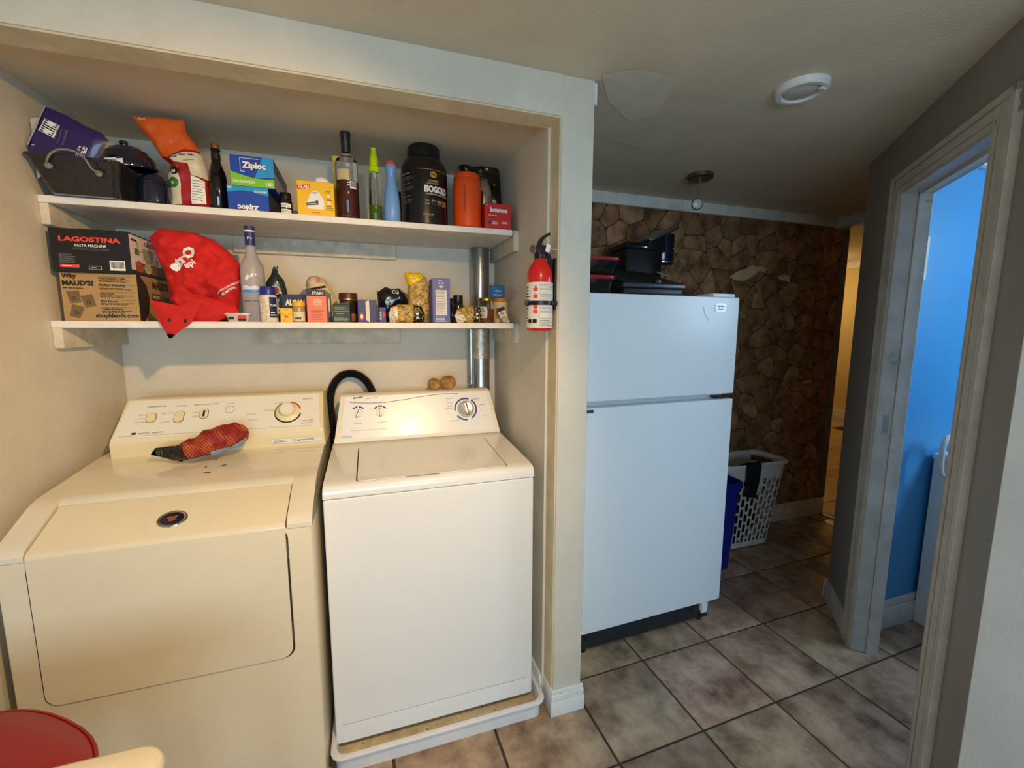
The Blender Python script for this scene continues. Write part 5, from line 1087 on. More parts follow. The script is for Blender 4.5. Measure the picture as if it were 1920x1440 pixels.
# navy carton with pale strip
yn2 = .365; x0, x1 = XR(671, 707, 590, yn2); nv = Box('pasta_carton', 'short navy carton with a torn white front strip', 'box', x0, x1, yn2, .09, Z2, HT(690, 562, yn2, Z2), NAVY, R(4)); F_ = nv.front; W_ = nv.w; h0 = nv.h
polyplate(nv.root, F_, [(W_*.42, h0*.12), (W_*.62, 0), (W_*.60, h0*.98), (W_*.42, h0*.92)], mat('strip_cream', (226, 212, 186), .6), .0008); polyplate(nv.root, F_, [(W_*.2+W_*.13*math.cos(a*PI/8), h0*.26+h0*.17*math.sin(a*PI/8)) for a in range(16)], RINK, .0008); polyplate(nv.root, F_, [(W_*.2+W_*.06*math.cos(a*PI/8), h0*.26+h0*.1*math.sin(a*PI/8)) for a in range(16)], WINK, .0012)
yo = .375; x0, x1 = XR(711, 724, 592, yo); nv2 = Box('small_navy_carton', 'narrow navy carton with a red oval logo', 'box', x0, x1, yo, .07, Z2, HT(717, 576, yo, Z2), mat('navy_soft', (56, 62, 116), .45)); polyplate(nv2.root, nv2.front, [(nv2.w*.7+nv2.w*.22*math.cos(a*PI/8), nv2.h*.5+nv2.h*.16*math.sin(a*PI/8)) for a in range(16)], RINK, .0008); text(nv2.root, nv2.front, 'le vrai', nv2.w*.35, nv2.h*.2, width=nv2.h*.5, m=WINK, rot=PI/2, off=.0012)
# black bag
yq = .50; bo2 = wpoly([(706, 543), (709, 547), (722, 538), (735, 542), (748, 540), (760, 550), (766, 562), (764, 606), (712, 606), (708, 560)], yq); bo2 = [(a, b if b > Z2+.05 else Z2+.0006) for a, b in bo2]
t = thing('coffee_bag', 'crumpled glossy black coffee bag beside the upright pasta', 'bag', (1.0, yq, Z2)); P = Pillow(frontal(yq), bo2, .028, .035, .012, 28, 71, .8); P.build('bag', mat('black_film', (18, 18, 20), .18, coat=.6), t, .011); q = at(734, 551, Y=yq); text(t, P, 'CG', q.x, q.z, width=.026, m=WINK, off=.004, bold=.03, rot=-.1)
# pasta packs
PASTA = mat('pasta', (216, 164, 70), .35, var=.35, vs=75, bump=1.0, bs=90, coat=.6, c2=(240, 200, 104)); FILM = mat('clear_film', (236, 226, 206), .15, coat=.6)
def pastabag(label, pts, Y, T, seed, band, film=None, textpx=None, prefix='pasta_bag'):
    po = wpoly(pts, Y); zl = Z2+.0006; po = [(a, max(b, zl)) for a, b in po]
    t = thing(prefix, label, 'pasta', (sum(a for a, b in po)/len(po), Y, Z2), group='pasta packs on the lower shelf'); P = Pillow(frontal(Y), po, T, .03, .006, 45, seed, .8); P.build('pasta_fill', PASTA, t, .009)
    # short noodles seen through the film
    rd_ = random.Random(seed); bm = NB(); a0 = min(a for a, b in po); a1 = max(a for a, b in po); b0 = min(b for a, b in po); b1 = max(b for a, b in po); k = 0
    while k < 70:
        a = rd_.uniform(a0, a1); b = rd_.uniform(b0, b1)
        if not _inside((a, b), po) or _dist((a, b), po) < .008: continue
        th = rd_.uniform(0, PI); L = .0085; p1 = P(a-L*math.cos(th), b-L*math.sin(th), .0005); p2 = P(a, b, .003); p3 = P(a+L*math.cos(th), b+L*math.sin(th), .0005)
        tube(bm, [p1, p2, p3], [.0016, .0026, .0016], 5); k += 1
    o = finish('noodles', bm, PASTA, t); o['kind'] = 'stuff'
    if band is not None: P.patch('label_band', band[0], t, wpoly(band[1], Y), .009, .0045)
    if film is not None: P.patch('film_end', film[0], t, wpoly(film[1], Y), .009, .004)
    return t, P
BB_ = mat('label_black', (28, 28, 34), .4)
t, P = pastabag('pasta bag lying under the black coffee bag with dark label band', [(728, 588), (732, 577), (745, 571), (775, 571), (790, 575), (797, 590), (794, 606), (730, 607)], .385, .024, 81, (BB_, [(775, 571.5), (790, 576), (796, 590), (793, 605), (774, 605)]), (FILM, [(729, 588), (733, 578), (744, 575), (746, 598), (742, 605), (731, 605)]))
for dv in (589, 596): q = at(781, dv, Y=.385); P.patch('emblem', WINK, t, [(q.x+.0045*math.cos(a*PI/5), q.z+.0045*math.sin(a*PI/5)) for a in range(10)], .01, .006)
t, P = pastabag('upright pasta bag with a folded yellow top', [(757, 512), (770, 511), (788, 512), (798, 520), (806, 540), (806, 585), (801, 606), (768, 607), (764, 570), (764, 535), (760, 525)], .46, .030, 91, (mat('label_yellow', (240, 196, 14), .35, coat=.3), [(757, 512), (770, 511), (788, 512), (796, 518), (782, 530), (766, 537), (763, 533), (760, 525)]))
t, P = pastabag('pasta bag lying against the honey jar', [(851, 592), (856, 581), (870, 575), (888, 574), (900, 578), (903, 592), (900, 606), (856, 606)], .385, .022, 101, (BB_, [(886, 575), (899, 578.5), (902, 592), (899, 604), (885, 604)]), (FILM, [(852, 592), (857, 583), (863, 586), (872, 600), (868, 605), (857, 605)]))
for dv in (589, 596): q = at(892, dv, Y=.385); P.patch('emblem', WINK, t, [(q.x+.0045*math.cos(a*PI/5), q.z+.0045*math.sin(a*PI/5)) for a in range(10)], .01, .006)
# tall blue pasta box
yp = .362; x0, x1 = XR(811, 844, 570, yp); h0 = HT(827, 522, yp, Z2); bx_ = Box('lasagna_box', 'tall blue pasta box with a white text panel', 'box', x0, x1, yp, .09, Z2, h0, mat('box_periwinkle', (84, 92, 152), .45)); F_ = bx_.front; W_ = bx_.w
plate(bx_.root, F_, W_*.18, W_*.82, h0*.17, h0*.74, mat('panel_white', (216, 212, 206), .5), .0007); printlines(bx_.root, F_, W_*.22, W_*.78, h0*.2, h0*.72, 14, GINK, seed=2, fill=.3); text(bx_.root, F_, 'N.111', W_*.36, h0*.875, width=W_*.28, m=WINK, off=.0012, bold=.02); printlines(bx_.root, F_, W_*.33, W_*.67, h0*.935, h0*.96, 1, WINK, .0012, seed=3); polyplate(bx_.root, F_, [(W_*.32, h0*.815), (W_*.5, h0*.78), (W_*.68, h0*.815), (W_*.5, h0*.85)], mat('print_peach', (224, 176, 130), .5), .0008); printlines(bx_.root, F_, W_*.18, W_*.82, h0*.02, h0*.15, 4, WINK, seed=5, fill=.35)
# dark spice jars
spicejar('black-capped pepper grinder jar behind the lying pasta bag', 859, .44, Z2, .022, HT(859, 554, .44, Z2), PEP, BLACK); spicejar('short dark spice jar beside the blue pasta box', 848, .50, Z2, .021, HT(848, 560, .50, Z2), mat('pepper_dark', (30, 20, 20), .15, coat=.5), BLACK)
# honey jar
yh = .40; q = at(911.5, 590, Y=yh); hh = HT(912, 559, yh, Z2); t = thing('honey_jar', 'glass jar of amber honey with a gold lid', 'jar', (q.x, yh, Z2)); c = (q.x, yh, Z2+.0003); r = .032
lobj('honey', [(0, .003), (r-.003, .003), (r-.002, .006), (r-.002, hh*.56), (0, hh*.57)], c, mat('honey', (140, 68, 26), .12, coat=.5), t); lobj('glass', [(0, 0), (r*.93, 0), (r, .004), (r, hh*.76), (r*.9, hh*.86), (r*.84, hh*.88)], c, GLASS, t); lobj('lid', [(r*.88, hh*.87), (r*.98, hh*.88), (r*.98, hh*.975), (r*.92, hh), (0, hh)], c, GOLD, t); cy = Cyl(c, r, -.65); plate(t, cy, -.012, .014, hh*.2, hh*.64, mat('label_kraft', (206, 196, 180), .6), .0008, n=4); printlines(t, cy, -.010, .012, hh*.25, hh*.6, 4, GINK, .0012)
# orange can with a blue tin on it
yo2 = .47; q = at(938, 590, Y=yo2); r = .030; xc = min(q.x, 1.4475-r+.018); hh = HT(937, 560, yo2, Z2); t = thing('baking_powder_can', 'cream can with an orange rim under a blue tin', 'can', (xc, yo2, Z2)); c = (xc, yo2, Z2+.0003)
lobj('can', [(0, 0), (r*.96, 0), (r, .002), (r, hh*.86)], c, mat('can_cream', (228, 206, 160), .5), t); lobj('rim', [(r*1.0, hh*.85), (r*1.02, hh*.86), (r*1.02, hh*.985), (r*.96, hh), (0, hh)], c, mat('can_orange', (222, 130, 30), .4), t); cy = Cyl(c, r, -.6); plate(t, cy, -.012, .012, hh*.2, hh*.6, mat('can_band', (214, 140, 60), .5), .0006, n=4)
zt = Z2+hh+.0006; x0, x1 = XR(915, 944, 548, yo2); bt = Box('tea_tin', 'small blue tin stacked on the cream can', 'tin', x0+.006, x1-.002, yo2-.024, .05, zt, HT(930, 536, yo2, zt), mat('tin_blue', (30, 104, 168), .35), bev=.003); text(bt.root, bt.front, 'whole', bt.w*.3, bt.h*.5, width=bt.w*.42, m=WINK, off=.0014, bold=.02); text(bt.root, bt.front, 'fleur de sel', bt.w*.2, bt.h*.2, width=bt.w*.6, m=WINK, off=.0014)
# garlic and sachet by the wall
blob('garlic_bulb', mat('garlic_skin', (206, 190, 160), .55, var=.1, vs=30), (at(946, 600, Y=.385).x, .385, Z2+.0003), (.0155, .0155, .0145), 5, 'pale garlic bulb at the shelf end', 'garlic', amp=.08)
q = at(942, 585, Y=.41); t = thing('sachet', 'small black and white sachet leaning on the cream can', 'sachet', (q.x, .405, Z2)); sf = Face((q.x, .418, q.z), (1, 0, .38), (-.38, .15, 1)); bm = NB(); pbox(bm, sf, -.016, .016, -.050, .018, -.0015, .0015, .001, 1); finish('sachet', bm, WINK, t); bm = NB(); pbox(bm, sf, -.0165, .0165, .004, .0185, -.002, .002, .0005, 1); finish('header_card', bm, DCARD, t); printlines(t, sf, -.012, .012, -.012, .002, 2, INK, .0022)

# ================================================================ ONION NET ON THE DRYER
NET = mat('onion_net', (176, 40, 26), .55, bump=.5, bs=150); nt = NET.node_tree; bs_ = nt.nodes['Principled BSDF']
tc = nt.nodes.new('ShaderNodeTexCoord'); vo_ = nt.nodes.new('ShaderNodeTexNoise'); vo_.inputs['Scale'].default_value = 26; nt.links.new(tc.outputs['Object'], vo_.inputs['Vector'])
r1 = nt.nodes.new('ShaderNodeValToRGB'); r1.color_ramp.elements[0].position = .42; r1.color_ramp.elements[1].position = .62; r1.color_ramp.elements[0].color = lin((158, 34, 24)); r1.color_ramp.elements[1].color = lin((214, 104, 44)); nt.links.new(vo_.outputs['Fac'], r1.inputs['Fac'])
prev = r1.outputs['Color']
for rr in (40, -40):
    mp = nt.nodes.new('ShaderNodeMapping'); mp.inputs['Rotation'].default_value = (0, R(rr), 0); nt.links.new(tc.outputs['Object'], mp.inputs['Vector'])
    wv = nt.nodes.new('ShaderNodeTexWave'); wv.inputs['Scale'].default_value = 45; wv.inputs['Distortion'].default_value = 1.0; nt.links.new(mp.outputs[0], wv.inputs['Vector'])
    rr_ = nt.nodes.new('ShaderNodeValToRGB'); rr_.color_ramp.elements[0].position = .78; rr_.color_ramp.elements[1].position = .9; nt.links.new(wv.outputs['Fac'], rr_.inputs['Fac'])
    mx = nt.nodes.new('ShaderNodeMix'); mx.data_type = 'RGBA'; nt.links.new(rr_.outputs['Color'], mx.inputs[0]); nt.links.new(prev, mx.inputs[6]); mx.inputs[7].default_value = lin((120, 16, 20)); prev = mx.outputs[2]
nt.links.new(prev, bs_.inputs['Base Color'])
def dtop(y): return .957+(y-.14)*.0966
cpts = []
for px, py, Y, r in ((322, 848, .315, .012), (342, 848, .305, .027), (365, 840, .305, .036), (392, 831, .312, .041), (420, 822, .322, .043), (444, 813, .332, .038), (458, 809, .338, .026), (465, 808, .340, .011)):
    q = at(px, py, Y=Y); cpts.append((Vector((q.x, Y, max(q.z, dtop(Y)+r+.001) if r > .02 or px > 450 else dtop(Y)+.026)), r))
ob = thing('onion_net_bag', 'red net bag of onions with a black paper header on the dryer', 'onion bag', (cpts[3][0].x, .335, dtop(.335)))
def lumpy(bm, k0, k1, grow, a0=0, a1=2*PI, seg=26, sub=6, mi=0):
    P_ = smooth_path([c for c, r in cpts], sub); Rr = []
    for i in range(len(P_)):
        f = i/(len(P_)-1)*(len(cpts)-1); j = min(int(f), len(cpts)-2); t_ = f-j; t_ = t_*t_*(3-2*t_); Rr.append(cpts[j][1]*(1-t_)+cpts[j+1][1]*t_)
    i0, i1 = int(k0*(len(P_)-1)), int(k1*(len(P_)-1)); ax = (P_[-1]-P_[0]).normalized(); up = Vector((0, 0, 1)); sd = ax.cross(up).normalized(); up = sd.cross(ax); rings = []
    for i in range(i0, i1+1):
        ring = []
        for k in range(seg+1):
            a = a0+(a1-a0)*k/seg; d = sd*math.cos(a)+up*math.sin(a); p = P_[i]+d*Rr[i]; n = noise.noise(p*30)+.35*noise.noise(p*70)
            p = P_[i]+d*(Rr[i]*(1+.26*n)+grow); p.z = max(p.z, dtop(p.y)+.0008+grow*.2); ring.append(bm.verts.new(p))
        rings.append(ring)
    for A, B in zip(rings, rings[1:]):
        for k in range(seg): bm.faces.new((A[k], A[k+1], B[k+1], B[k])).material_index = mi
    if a1-a0 > 6.2:
        for rg in (rings[0], rings[-1]): bm.faces.new(rg[:-1])
    return bm
finish('net_sack', lumpy(NB(), 0, 1, 0), NET, ob, smooth=80)
finish('header_wrap', lumpy(NB(), 0, .20, .002), mat('header_black', (30, 27, 25), .4, bump=.3, bs=60), ob, smooth=60)
finish('paper_label', lumpy(NB(), .45, .90, .0022, R(-80), R(-34), 10), mat('label_bluegrey', (136, 156, 176), .5), ob, smooth=60)
finish('paper_label', lumpy(NB(), .20, .45, .0022, R(-80), R(-48), 8), mat('label_grey', (150, 146, 142), .5), ob, smooth=60)
tl = wpoly([(282, 853), (291, 840), (324, 836), (346, 840), (343, 866), (325, 863), (302, 857)], .312); tl = [(a, max(b, dtop(.312)+.004)) for a, b in tl]
Pillow(frontal(.312), tl, .006, .012, .003, 50, 13, .6).build('header_tail', MATS['header_black'], ob, .01)
gl = frontal(.312); q = at(296, 852, Y=.312); text(ob, gl, '01', q.x, q.z, width=.016, m=mat('print_green', (80, 110, 30), .5), off=.010)

# ================================================================ FIRE EXTINGUISHER
ex, ey = 1.429, .032; REDX = mat('extinguisher_red', (206, 26, 22), .2, coat=.6)
fe = thing('fire_extinguisher', 'red fire extinguisher strapped to a bracket on the pillar', 'fire extinguisher', (ex, ey, 1.40)); r = .0425; c = (ex, ey, 0)
lobj('cylinder', [(0, 1.402), (r*.9, 1.402), (r, 1.408), (r, 1.568), (r*.96, 1.588), (r*.8, 1.608), (r*.5, 1.624), (.0175, 1.632), (.0165, 1.648)], c, REDX, fe, 36)
fa = math.atan2(CAM.x-ex, -(CAM.y-ey)); cy = Cyl(c, r, fa)
plate(fe, cy, -r*1.55, r*1.9, 1.412, 1.556, mat('ext_label', (226, 220, 208), .5), .0006, n=22, name='instruction_label')
bars(fe, cy, [(-r*1.5, -r*.05, 1.546, 1.554), (r*.0, r*1.5, 1.527, 1.5285), (r*.0, r*1.5, 1.448, 1.453), (-r*.02, -r*.005, 1.414, 1.553)], INK, .001, 'label_print'); text(fe, cy, 'INSTRUCTIONS', -r*.95, 1.548, width=r*.85, height=.0045, m=WINK, off=.0014)
for k_ in range(3): printlines(fe, cy, r*.05, r*1.45, (1.530, 1.494, 1.458)[k_], (1.554, 1.525, 1.484)[k_], (6, 7, 6)[k_], GINK, .001, seed=30+k_, fill=.3)
printlines(fe, cy, r*.05, r*1.3, 1.416, 1.445, 5, GINK, .001, seed=44, fill=.3); printlines(fe, cy, -r*1.45, -r*.75, 1.43, 1.545, 12, INK, .001, seed=45, fill=.3)
for v in (1.528, 1.506, 1.474, 1.458):
    cpoly(fe, cy, [(-r*.45, v), (-r*.15, v-.001), (-r*.12, v+.008), (-r*.28, v+.013), (-r*.5, v+.009)], OR_, .0011, 'pictogram'); bars(fe, cy, [(-r*.4, -r*.2, v+.0145, v+.0165)], INK, .0011, 'pictogram')
for i in range(2): cpoly(fe, cy, [(-r*.95+i*.018, 1.427), (-r*.62+i*.018, 1.427), (-r*.62+i*.018, 1.440), (-r*.95+i*.018, 1.440)], INK, .0011, 'pictogram')
lobj('strap', [(r+.0005, 1.484), (r+.0022, 1.485), (r+.0022, 1.497), (r+.0005, 1.498)], c, BLACK, fe, 36)
bm = NB(); abox(bm, 1.4725, 1.4782, ey-.022, ey+.022, 1.47, 1.635, .002, 2); abox(bm, 1.455, 1.476, ey-.04, ey+.04, 1.4835, 1.4985, .003, 2); finish('bracket', bm, BLACK, fe)
bm = NB(); abox(bm, ex-r-.010, ex-r+.004, ey-.016, ey-.002, 1.4835, 1.4985, .002); finish('buckle', bm, BLACK, fe)
bm = NB(); abox(bm, ex-.014, ex+.016, ey-.015, ey+.015, 1.642, 1.675, .005, 3); lathe(bm, [(.017, 1.632), (.019, 1.634), (.019, 1.646), (.016, 1.65)], c, 24); finish('valve', bm, BLACK, fe)
bm = NB()
def blade(bm, pts, w):
    pts = smooth_path(pts, 4); pr = None
    rings = []
    for i, p in enumerate(pts):
        t_ = (pts[min(i+1, len(pts)-1)]-pts[max(i-1, 0)]).normalized(); n_ = t_.cross(Vector((0, 1, 0))).normalized(); h = .0055*(1-.3*i/len(pts))
        rings.append([bm.verts.new(p+Vector((0, s_*w, 0))+n_*h*k) for s_, k in ((-1, -1), (1, -1), (1, 1), (-1, 1))])
    for A, B in zip(rings, rings[1:]):
        for k in range(4): bm.faces.new((A[k], A[(k+1) % 4], B[(k+1) % 4], B[k]))
    bm.faces.new(rings[0][::-1]); bm.faces.new(rings[-1])
blade(bm, [(ex-.004, ey, 1.662), (ex-.002, ey, 1.682), (ex+.010, ey, 1.700), (ex+.030, ey, 1.712)], .011); finish('squeeze_lever', bm, BLACK, fe, smooth=60)
bm = NB(); blade(bm, [(ex+.008, ey, 1.664), (ex+.022, ey, 1.652), (ex+.034, ey, 1.625), (ex+.036, ey, 1.575)], .010); finish('carry_handle', bm, BLACK, fe, smooth=60)
gM = Matrix.Rotation(R(70), 4, 'Z') @ Matrix.Rotation(PI/2, 4, 'X')
bm = NB(); lathe(bm, [(.0125, -.004), (.0155, -.004), (.0155, .004), (.0125, .004), (.0125, -.004)], (ex-.029, ey-.01, 1.660), 26, M=Matrix.Rotation(R(-35), 4, 'Z') @ Matrix.Rotation(PI/2, 4, 'X'), sx=.75); g_ = finish('pressure_gauge', bm, STEEL, fe)
bm = NB(); lathe(bm, [(0, .001), (.0128, .001)], (ex-.029, ey-.01, 1.660), 26, M=Matrix.Rotation(R(-35), 4, 'Z') @ Matrix.Rotation(PI/2, 4, 'X'), sx=.75); finish('gauge_face', bm, mat('gauge_face', (96, 74, 58), .4), g_)
bm = NB(); tube(bm, [(ex+.030+.010*math.cos(a*PI/9), ey-.012, 1.662+.014*math.sin(a*PI/9)) for a in range(18)], .0014, 6, closed=True); finish('pull_ring', bm, GOLD, fe)
bm = NB(); abox(bm, -.007, .007, -.0006, .0006, -.012, .012, 0, M=Matrix.Translation((ex+.019, ey-.020, 1.664)) @ Matrix.Rotation(R(12), 4, 'Y')); abox(bm, ex+.02, ex+.052, ey-.021, ey-.0200, 1.6605, 1.6625); finish('seal_tag', bm, WINK, fe)

# ================================================================ ON THE REFRIGERATOR
RR = mat('red_silicone', (150, 24, 34), .35); DKM = mat('gunmetal', (78, 80, 86), .35, metal=.7); PRB = mat('printer_black', (34, 35, 38), .4)
def casserole(label, x0, x1, y0, y1, z, h):
    t = thing('lidded_container', label, 'container', ((x0+x1)/2, (y0+y1)/2, z), group='red-lidded containers on the refrigerator')
    bm = NB(); rs = ring_loft(bm, [(x0+.02, x1-.022, y0+.02, y1-.02, .03, z+.0004), (x0+.014, x1-.016, y0+.012, y1-.012, .035, z+.006), (x0+.003, x1-.004, y0+.003, y1-.003, .04, z+h*.78)]); bm.faces.new(rs[0][::-1]); bm.faces.new(rs[-1]); finish('dish', bm, BLACKG, t, smooth=50)
    bm = NB(); rs = ring_loft(bm, [(x0+.002, x1-.002, y0+.002, y1-.002, .04, z+h*.78), (x0, x1, y0, y1, .042, z+h*.82), (x0, x1, y0, y1, .042, z+h*.94), (x0+.01, x1-.01, y0+.01, y1-.01, .04, z+h)]); bm.faces.new(rs[0][::-1]); bm.faces.new(rs[-1]); finish('lid', bm, RR, t, smooth=50)
    return t
casserole('black dish with red lid, lower of the two stacked', 1.715, 1.905, .325, .52, ZF, .088); casserole('black dish with red lid, stacked on the other', 1.715, 1.918, .318, .52, ZF+.0885, .072)
gr = thing('contact_grill', 'dark grill with a sloping lid and grey metal rim on the refrigerator', 'grill', (2.10, .46, ZF))
bm = NB(); abox(bm, 1.935, 2.238, .335, .60, ZF+.012, ZF+.038, .008, 3); finish('base', bm, PRB, gr)
for fx in (1.96, 2.21):
    for fy in (.36, .57): bm = NB(); lathe(bm, [(0, 0), (.012, 0), (.012, .013), (0, .013)], (fx, fy, ZF+.0003), 12); finish('foot', bm, BLACK, gr)
bm = NB(); abox(bm, 1.925, 2.248, .325, .60, ZF+.038, ZF+.060, .010, 3); finish('metal_rim', bm, DKM, gr)
bm = NB(); V_ = [bm.verts.new(p) for p in ((1.932, .334, ZF+.060), (2.241, .334, ZF+.060), (2.241, .598, ZF+.060), (1.932, .598, ZF+.060), (1.945, .575, ZF+.150), (2.205, .575, ZF+.138), (2.205, .598, ZF+.138), (1.945, .598, ZF+.150))]
for f in ((0, 3, 2, 1), (0, 1, 5, 4), (1, 2, 6, 5), (2, 3, 7, 6), (3, 0, 4, 7), (4, 5, 6, 7)): bm.faces.new([V_[i] for i in f])
finish('sloping_lid', bm, PRB, gr)
bm = NB(); abox(bm, 2.08, 2.11, .318, .338, ZF+.058, ZF+.076, .004); finish('latch', bm, BLACK, gr)
zc0 = ZF; yc0 = .70
cm_ = thing('coffee_machine', 'black coffee machine with a tilted silver band behind the grill', 'coffee machine', (2.26, yc0, zc0)); NVB = mat('midnight_plastic', (20, 24, 40), .22, coat=.5)
bm = NB(); abox(bm, 2.12, 2.40, yc0-.085, yc0+.095, zc0+.0004, zc0+.035, .012, 3); finish('base', bm, BLACK, cm_)
bm = NB(); abox(bm, 2.125, 2.335, yc0-.08, yc0+.09, zc0+.033, zc0+.262, .012, 3); finish('body', bm, BLACK, cm_)
bm = NB(); abox(bm, 2.118, 2.25, yc0-.09, yc0+.09, zc0+.258, zc0+.292, .012, 3); finish('water_tank_lid', bm, BLACKG, cm_)
bm = NB(); prism(bm, [(2.24, .255), (2.36, .255), (2.36, .345), (2.24, .288)], lambda a, b, d: Vector((a, d, zc0+b)), yc0-.07, yc0+.08); finish('neck', bm, BLACK, cm_)
lobj('brew_head', [(0, .196), (.050, .196), (.057, .200), (.060, .207), (.060, .29), (.060, .352), (0, .360)], (2.392, yc0, zc0), NVB, cm_, 32)
lobj('head_ring', [(.0595, .205), (.0608, .207), (.0608, .2115), (.0595, .213)], (2.392, yc0, zc0), CHROME, cm_, 32)
Mb = Matrix.Translation((2.352, yc0, zc0+.350)) @ Matrix.Rotation(R(-24), 4, 'Y'); bm = NB(); abox(bm, -.098, .096, -.072, .072, -.014, .014, .012, 3, M=Mb); finish('silver_band', bm, STEEL, cm_)
bm = NB(); tube(bm, smooth_path([(2.435, yc0-.02, zc0+.392), (2.455, yc0-.02, zc0+.405), (2.49, yc0-.02, zc0+.43)], 4), [.005]*8+[.003], 8); finish('lever', bm, CHROME, cm_)
bm = NB(); tube(bm, smooth_path([(2.30, yc0-.09, zc0+.150), (2.33, yc0-.10, zc0+.135), (2.37, yc0-.095, zc0+.128), (2.385, yc0-.08, zc0+.05)], 5), .0035, 6); finish('cable', bm, mat('cable_tan', (150, 146, 120), .5), cm_)
cy = Cyl((2.392, yc0, zc0), .060, .45); bars(cm_, cy, [(.001+i*.005, .005+i*.005, .275, .280) for i in range(3)], WINK, .0008, 'logo_print')

# ================================================================ HALL FLOOR: BASKET, TOWEL, BIN
BK = mat('basket_plastic', (216, 212, 206), .45)
bk = thing('laundry_basket', 'tall white slotted laundry basket by the stone wall', 'laundry basket', (3.17, .85, 0))
def per(x0, x1, y0, y1, r, fr):
    """points at the given fractions of the way round a rounded rectangle"""
    pl = rrect(x0, x1, y0, y1, r, 6); L = [0]
    for i in range(len(pl)): a, b = pl[i], pl[(i+1) % len(pl)]; L.append(L[-1]+math.hypot(b[0]-a[0], b[1]-a[1]))
    out = []
    for q_ in fr:
        d = L[-1]*q_; i = max(j for j in range(len(pl)) if L[j] <= d); a, b = pl[i], pl[(i+1) % len(pl)]; t_ = (d-L[i])/max(1e-9, L[i+1]-L[i]); out.append((a[0]+(b[0]-a[0])*t_, a[1]+(b[1]-a[1])*t_))
    return out
HB = .565; B0 = (2.985, 3.365, .742, .935); B1 = (2.945, 3.435, .705, .958); NC = 68
def brect(v): return [B0[i]+(B1[i]-B0[i])*v for i in range(4)]
NV = 32; gridv = []; FR = [((i//2)+(.66 if i % 2 else 0))/(NC//2) for i in range(NC)]
bm = NB()
for j in range(NV+1):
    v = j/NV; x0, x1, y0, y1 = brect(v); gridv.append([bm.verts.new((a, b, .006+HB*v)) for a, b in per(x0, x1, y0, y1, .045, FR)])
for j in range(NV):
    for i in range(NC):
        solid = j < 2 or j > 25
        if not solid:
            if i % 2 == 1: solid = True
            else: solid = ((j-2+(2 if (i//2) % 2 else 0)) % 4) == 3
        if 28 <= j <= 29 and (i in range(0, 3) or i in range(NC-5, NC)): solid = False
        if solid: bm.faces.new((gridv[j][i], gridv[j][(i+1) % NC], gridv[j+1][(i+1) % NC], gridv[j+1][i]))
bm.faces.new(gridv[0][::-1])
for v in [v for v in bm.verts if not v.link_faces]: bm.verts.remove(v)
o = finish('slotted_wall', bm, BK, bk, smooth=40); md = o.modifiers.new('thick', 'SOLIDIFY'); md.thickness = .003
bm = NB(); rs = ring_loft(bm, [(B1[0]-.002, B1[1]+.002, B1[2]-.002, B1[3]+.002, .047, HB-.012), (B1[0]-.014, B1[1]+.014, B1[2]-.012, B1[3]+.008, .055, HB-.010), (B1[0]-.015, B1[1]+.015, B1[2]-.013, B1[3]+.008, .055, HB+.002), (B1[0]-.008, B1[1]+.008, B1[2]-.006, B1[3]+.004, .05, HB+.010), (B1[0]+.004, B1[1]-.004, B1[2]+.004, B1[3]-.004, .045, HB+.006)]); finish('rim', bm, BK, bk, smooth=60)
lb_ = thing('clothes_pile', 'dark striped clothes lying inside the laundry basket', 'clothes', (3.17, .84, .012))
bm = NB(); bmesh.ops.create_icosphere(bm, subdivisions=4, radius=1)
for v in bm.verts:
    k = 1+.25*noise.noise(v.co*2.5); v.co = Vector((3.17+v.co.x*.15*k, .84+v.co.y*.07*k, .17+v.co.z*.155*k))
finish('clothes', bm, mat('dark_cloth', (26, 24, 28), .85, bump=.5, bs=30), lb_, smooth=180)
tw = thing('striped_towel', 'black towel with a white striped border hanging over the basket rim', 'towel', (3.13, .69, .57))
DT = mat('black_towel', (14, 14, 20), .9, bump=.5, bs=160)
bm = NB(); G_ = []
prof = [(.78, .40), (.765, .52), (.735, .572), (.712, .584), (.690, .581), (.682, .57), (.680, .54), (.681, .48), (.686, .42), (.690, .375)]
for i in range(9):
    u = i/8; G_.append([bm.verts.new((3.070+.118*u*(1-.22*max(0, k-4)/5)+.004*math.sin(k+u*5), y-.004*math.sin(u*9+k*.7), z-.02*u*(1 if k > 8 else 0))) for k, (y, z) in enumerate(prof)])
for i in range(8):
    for k in range(len(prof)-1): bm.faces.new((G_[i][k], G_[i+1][k], G_[i+1][k+1], G_[i][k+1]))
o = finish('cloth', bm, DT, tw, smooth=70); md = o.modifiers.new('thick', 'SOLIDIFY'); md.thickness = .004
bm = NB()
for k in range(26):
    z = .565-.0072*k; xx = 3.188-.0011*k
    yy = .680+(.010*max(0, (.48-z)/.11)); abox(bm, xx-.010, xx+.006, yy-.012, yy-.0085, z-.0018, z+.0018, M=None)
finish('stripes', bm, WINK, tw)
BLU = mat('bin_blue', (20, 34, 128), .42)
bn = thing('recycling_bin', 'blue plastic recycling bin beside the refrigerator', 'bin', (2.68, .76, 0))
bm = NB(); rs = ring_loft(bm, [(2.57, 2.872, .575, .86, .03, .0005), (2.545, 2.902, .55, .885, .035, .50), (2.532, 2.913, .538, .898, .04, .503), (2.532, 2.913, .538, .898, .04, .535), (2.538, 2.907, .544, .892, .04, .54), (2.55, 2.897, .556, .88, .035, .535), (2.575, 2.867, .58, .855, .03, .008)]); bm.faces.new(rs[0][::-1]); bm.faces.new(rs[-1]); finish('bin', bm, BLU, bn, smooth=45)
bm = NB(); abox(bm, 2.66, 2.81, .532, .540, .505, .53, .003); finish('front_grip', bm, BLU, bn)

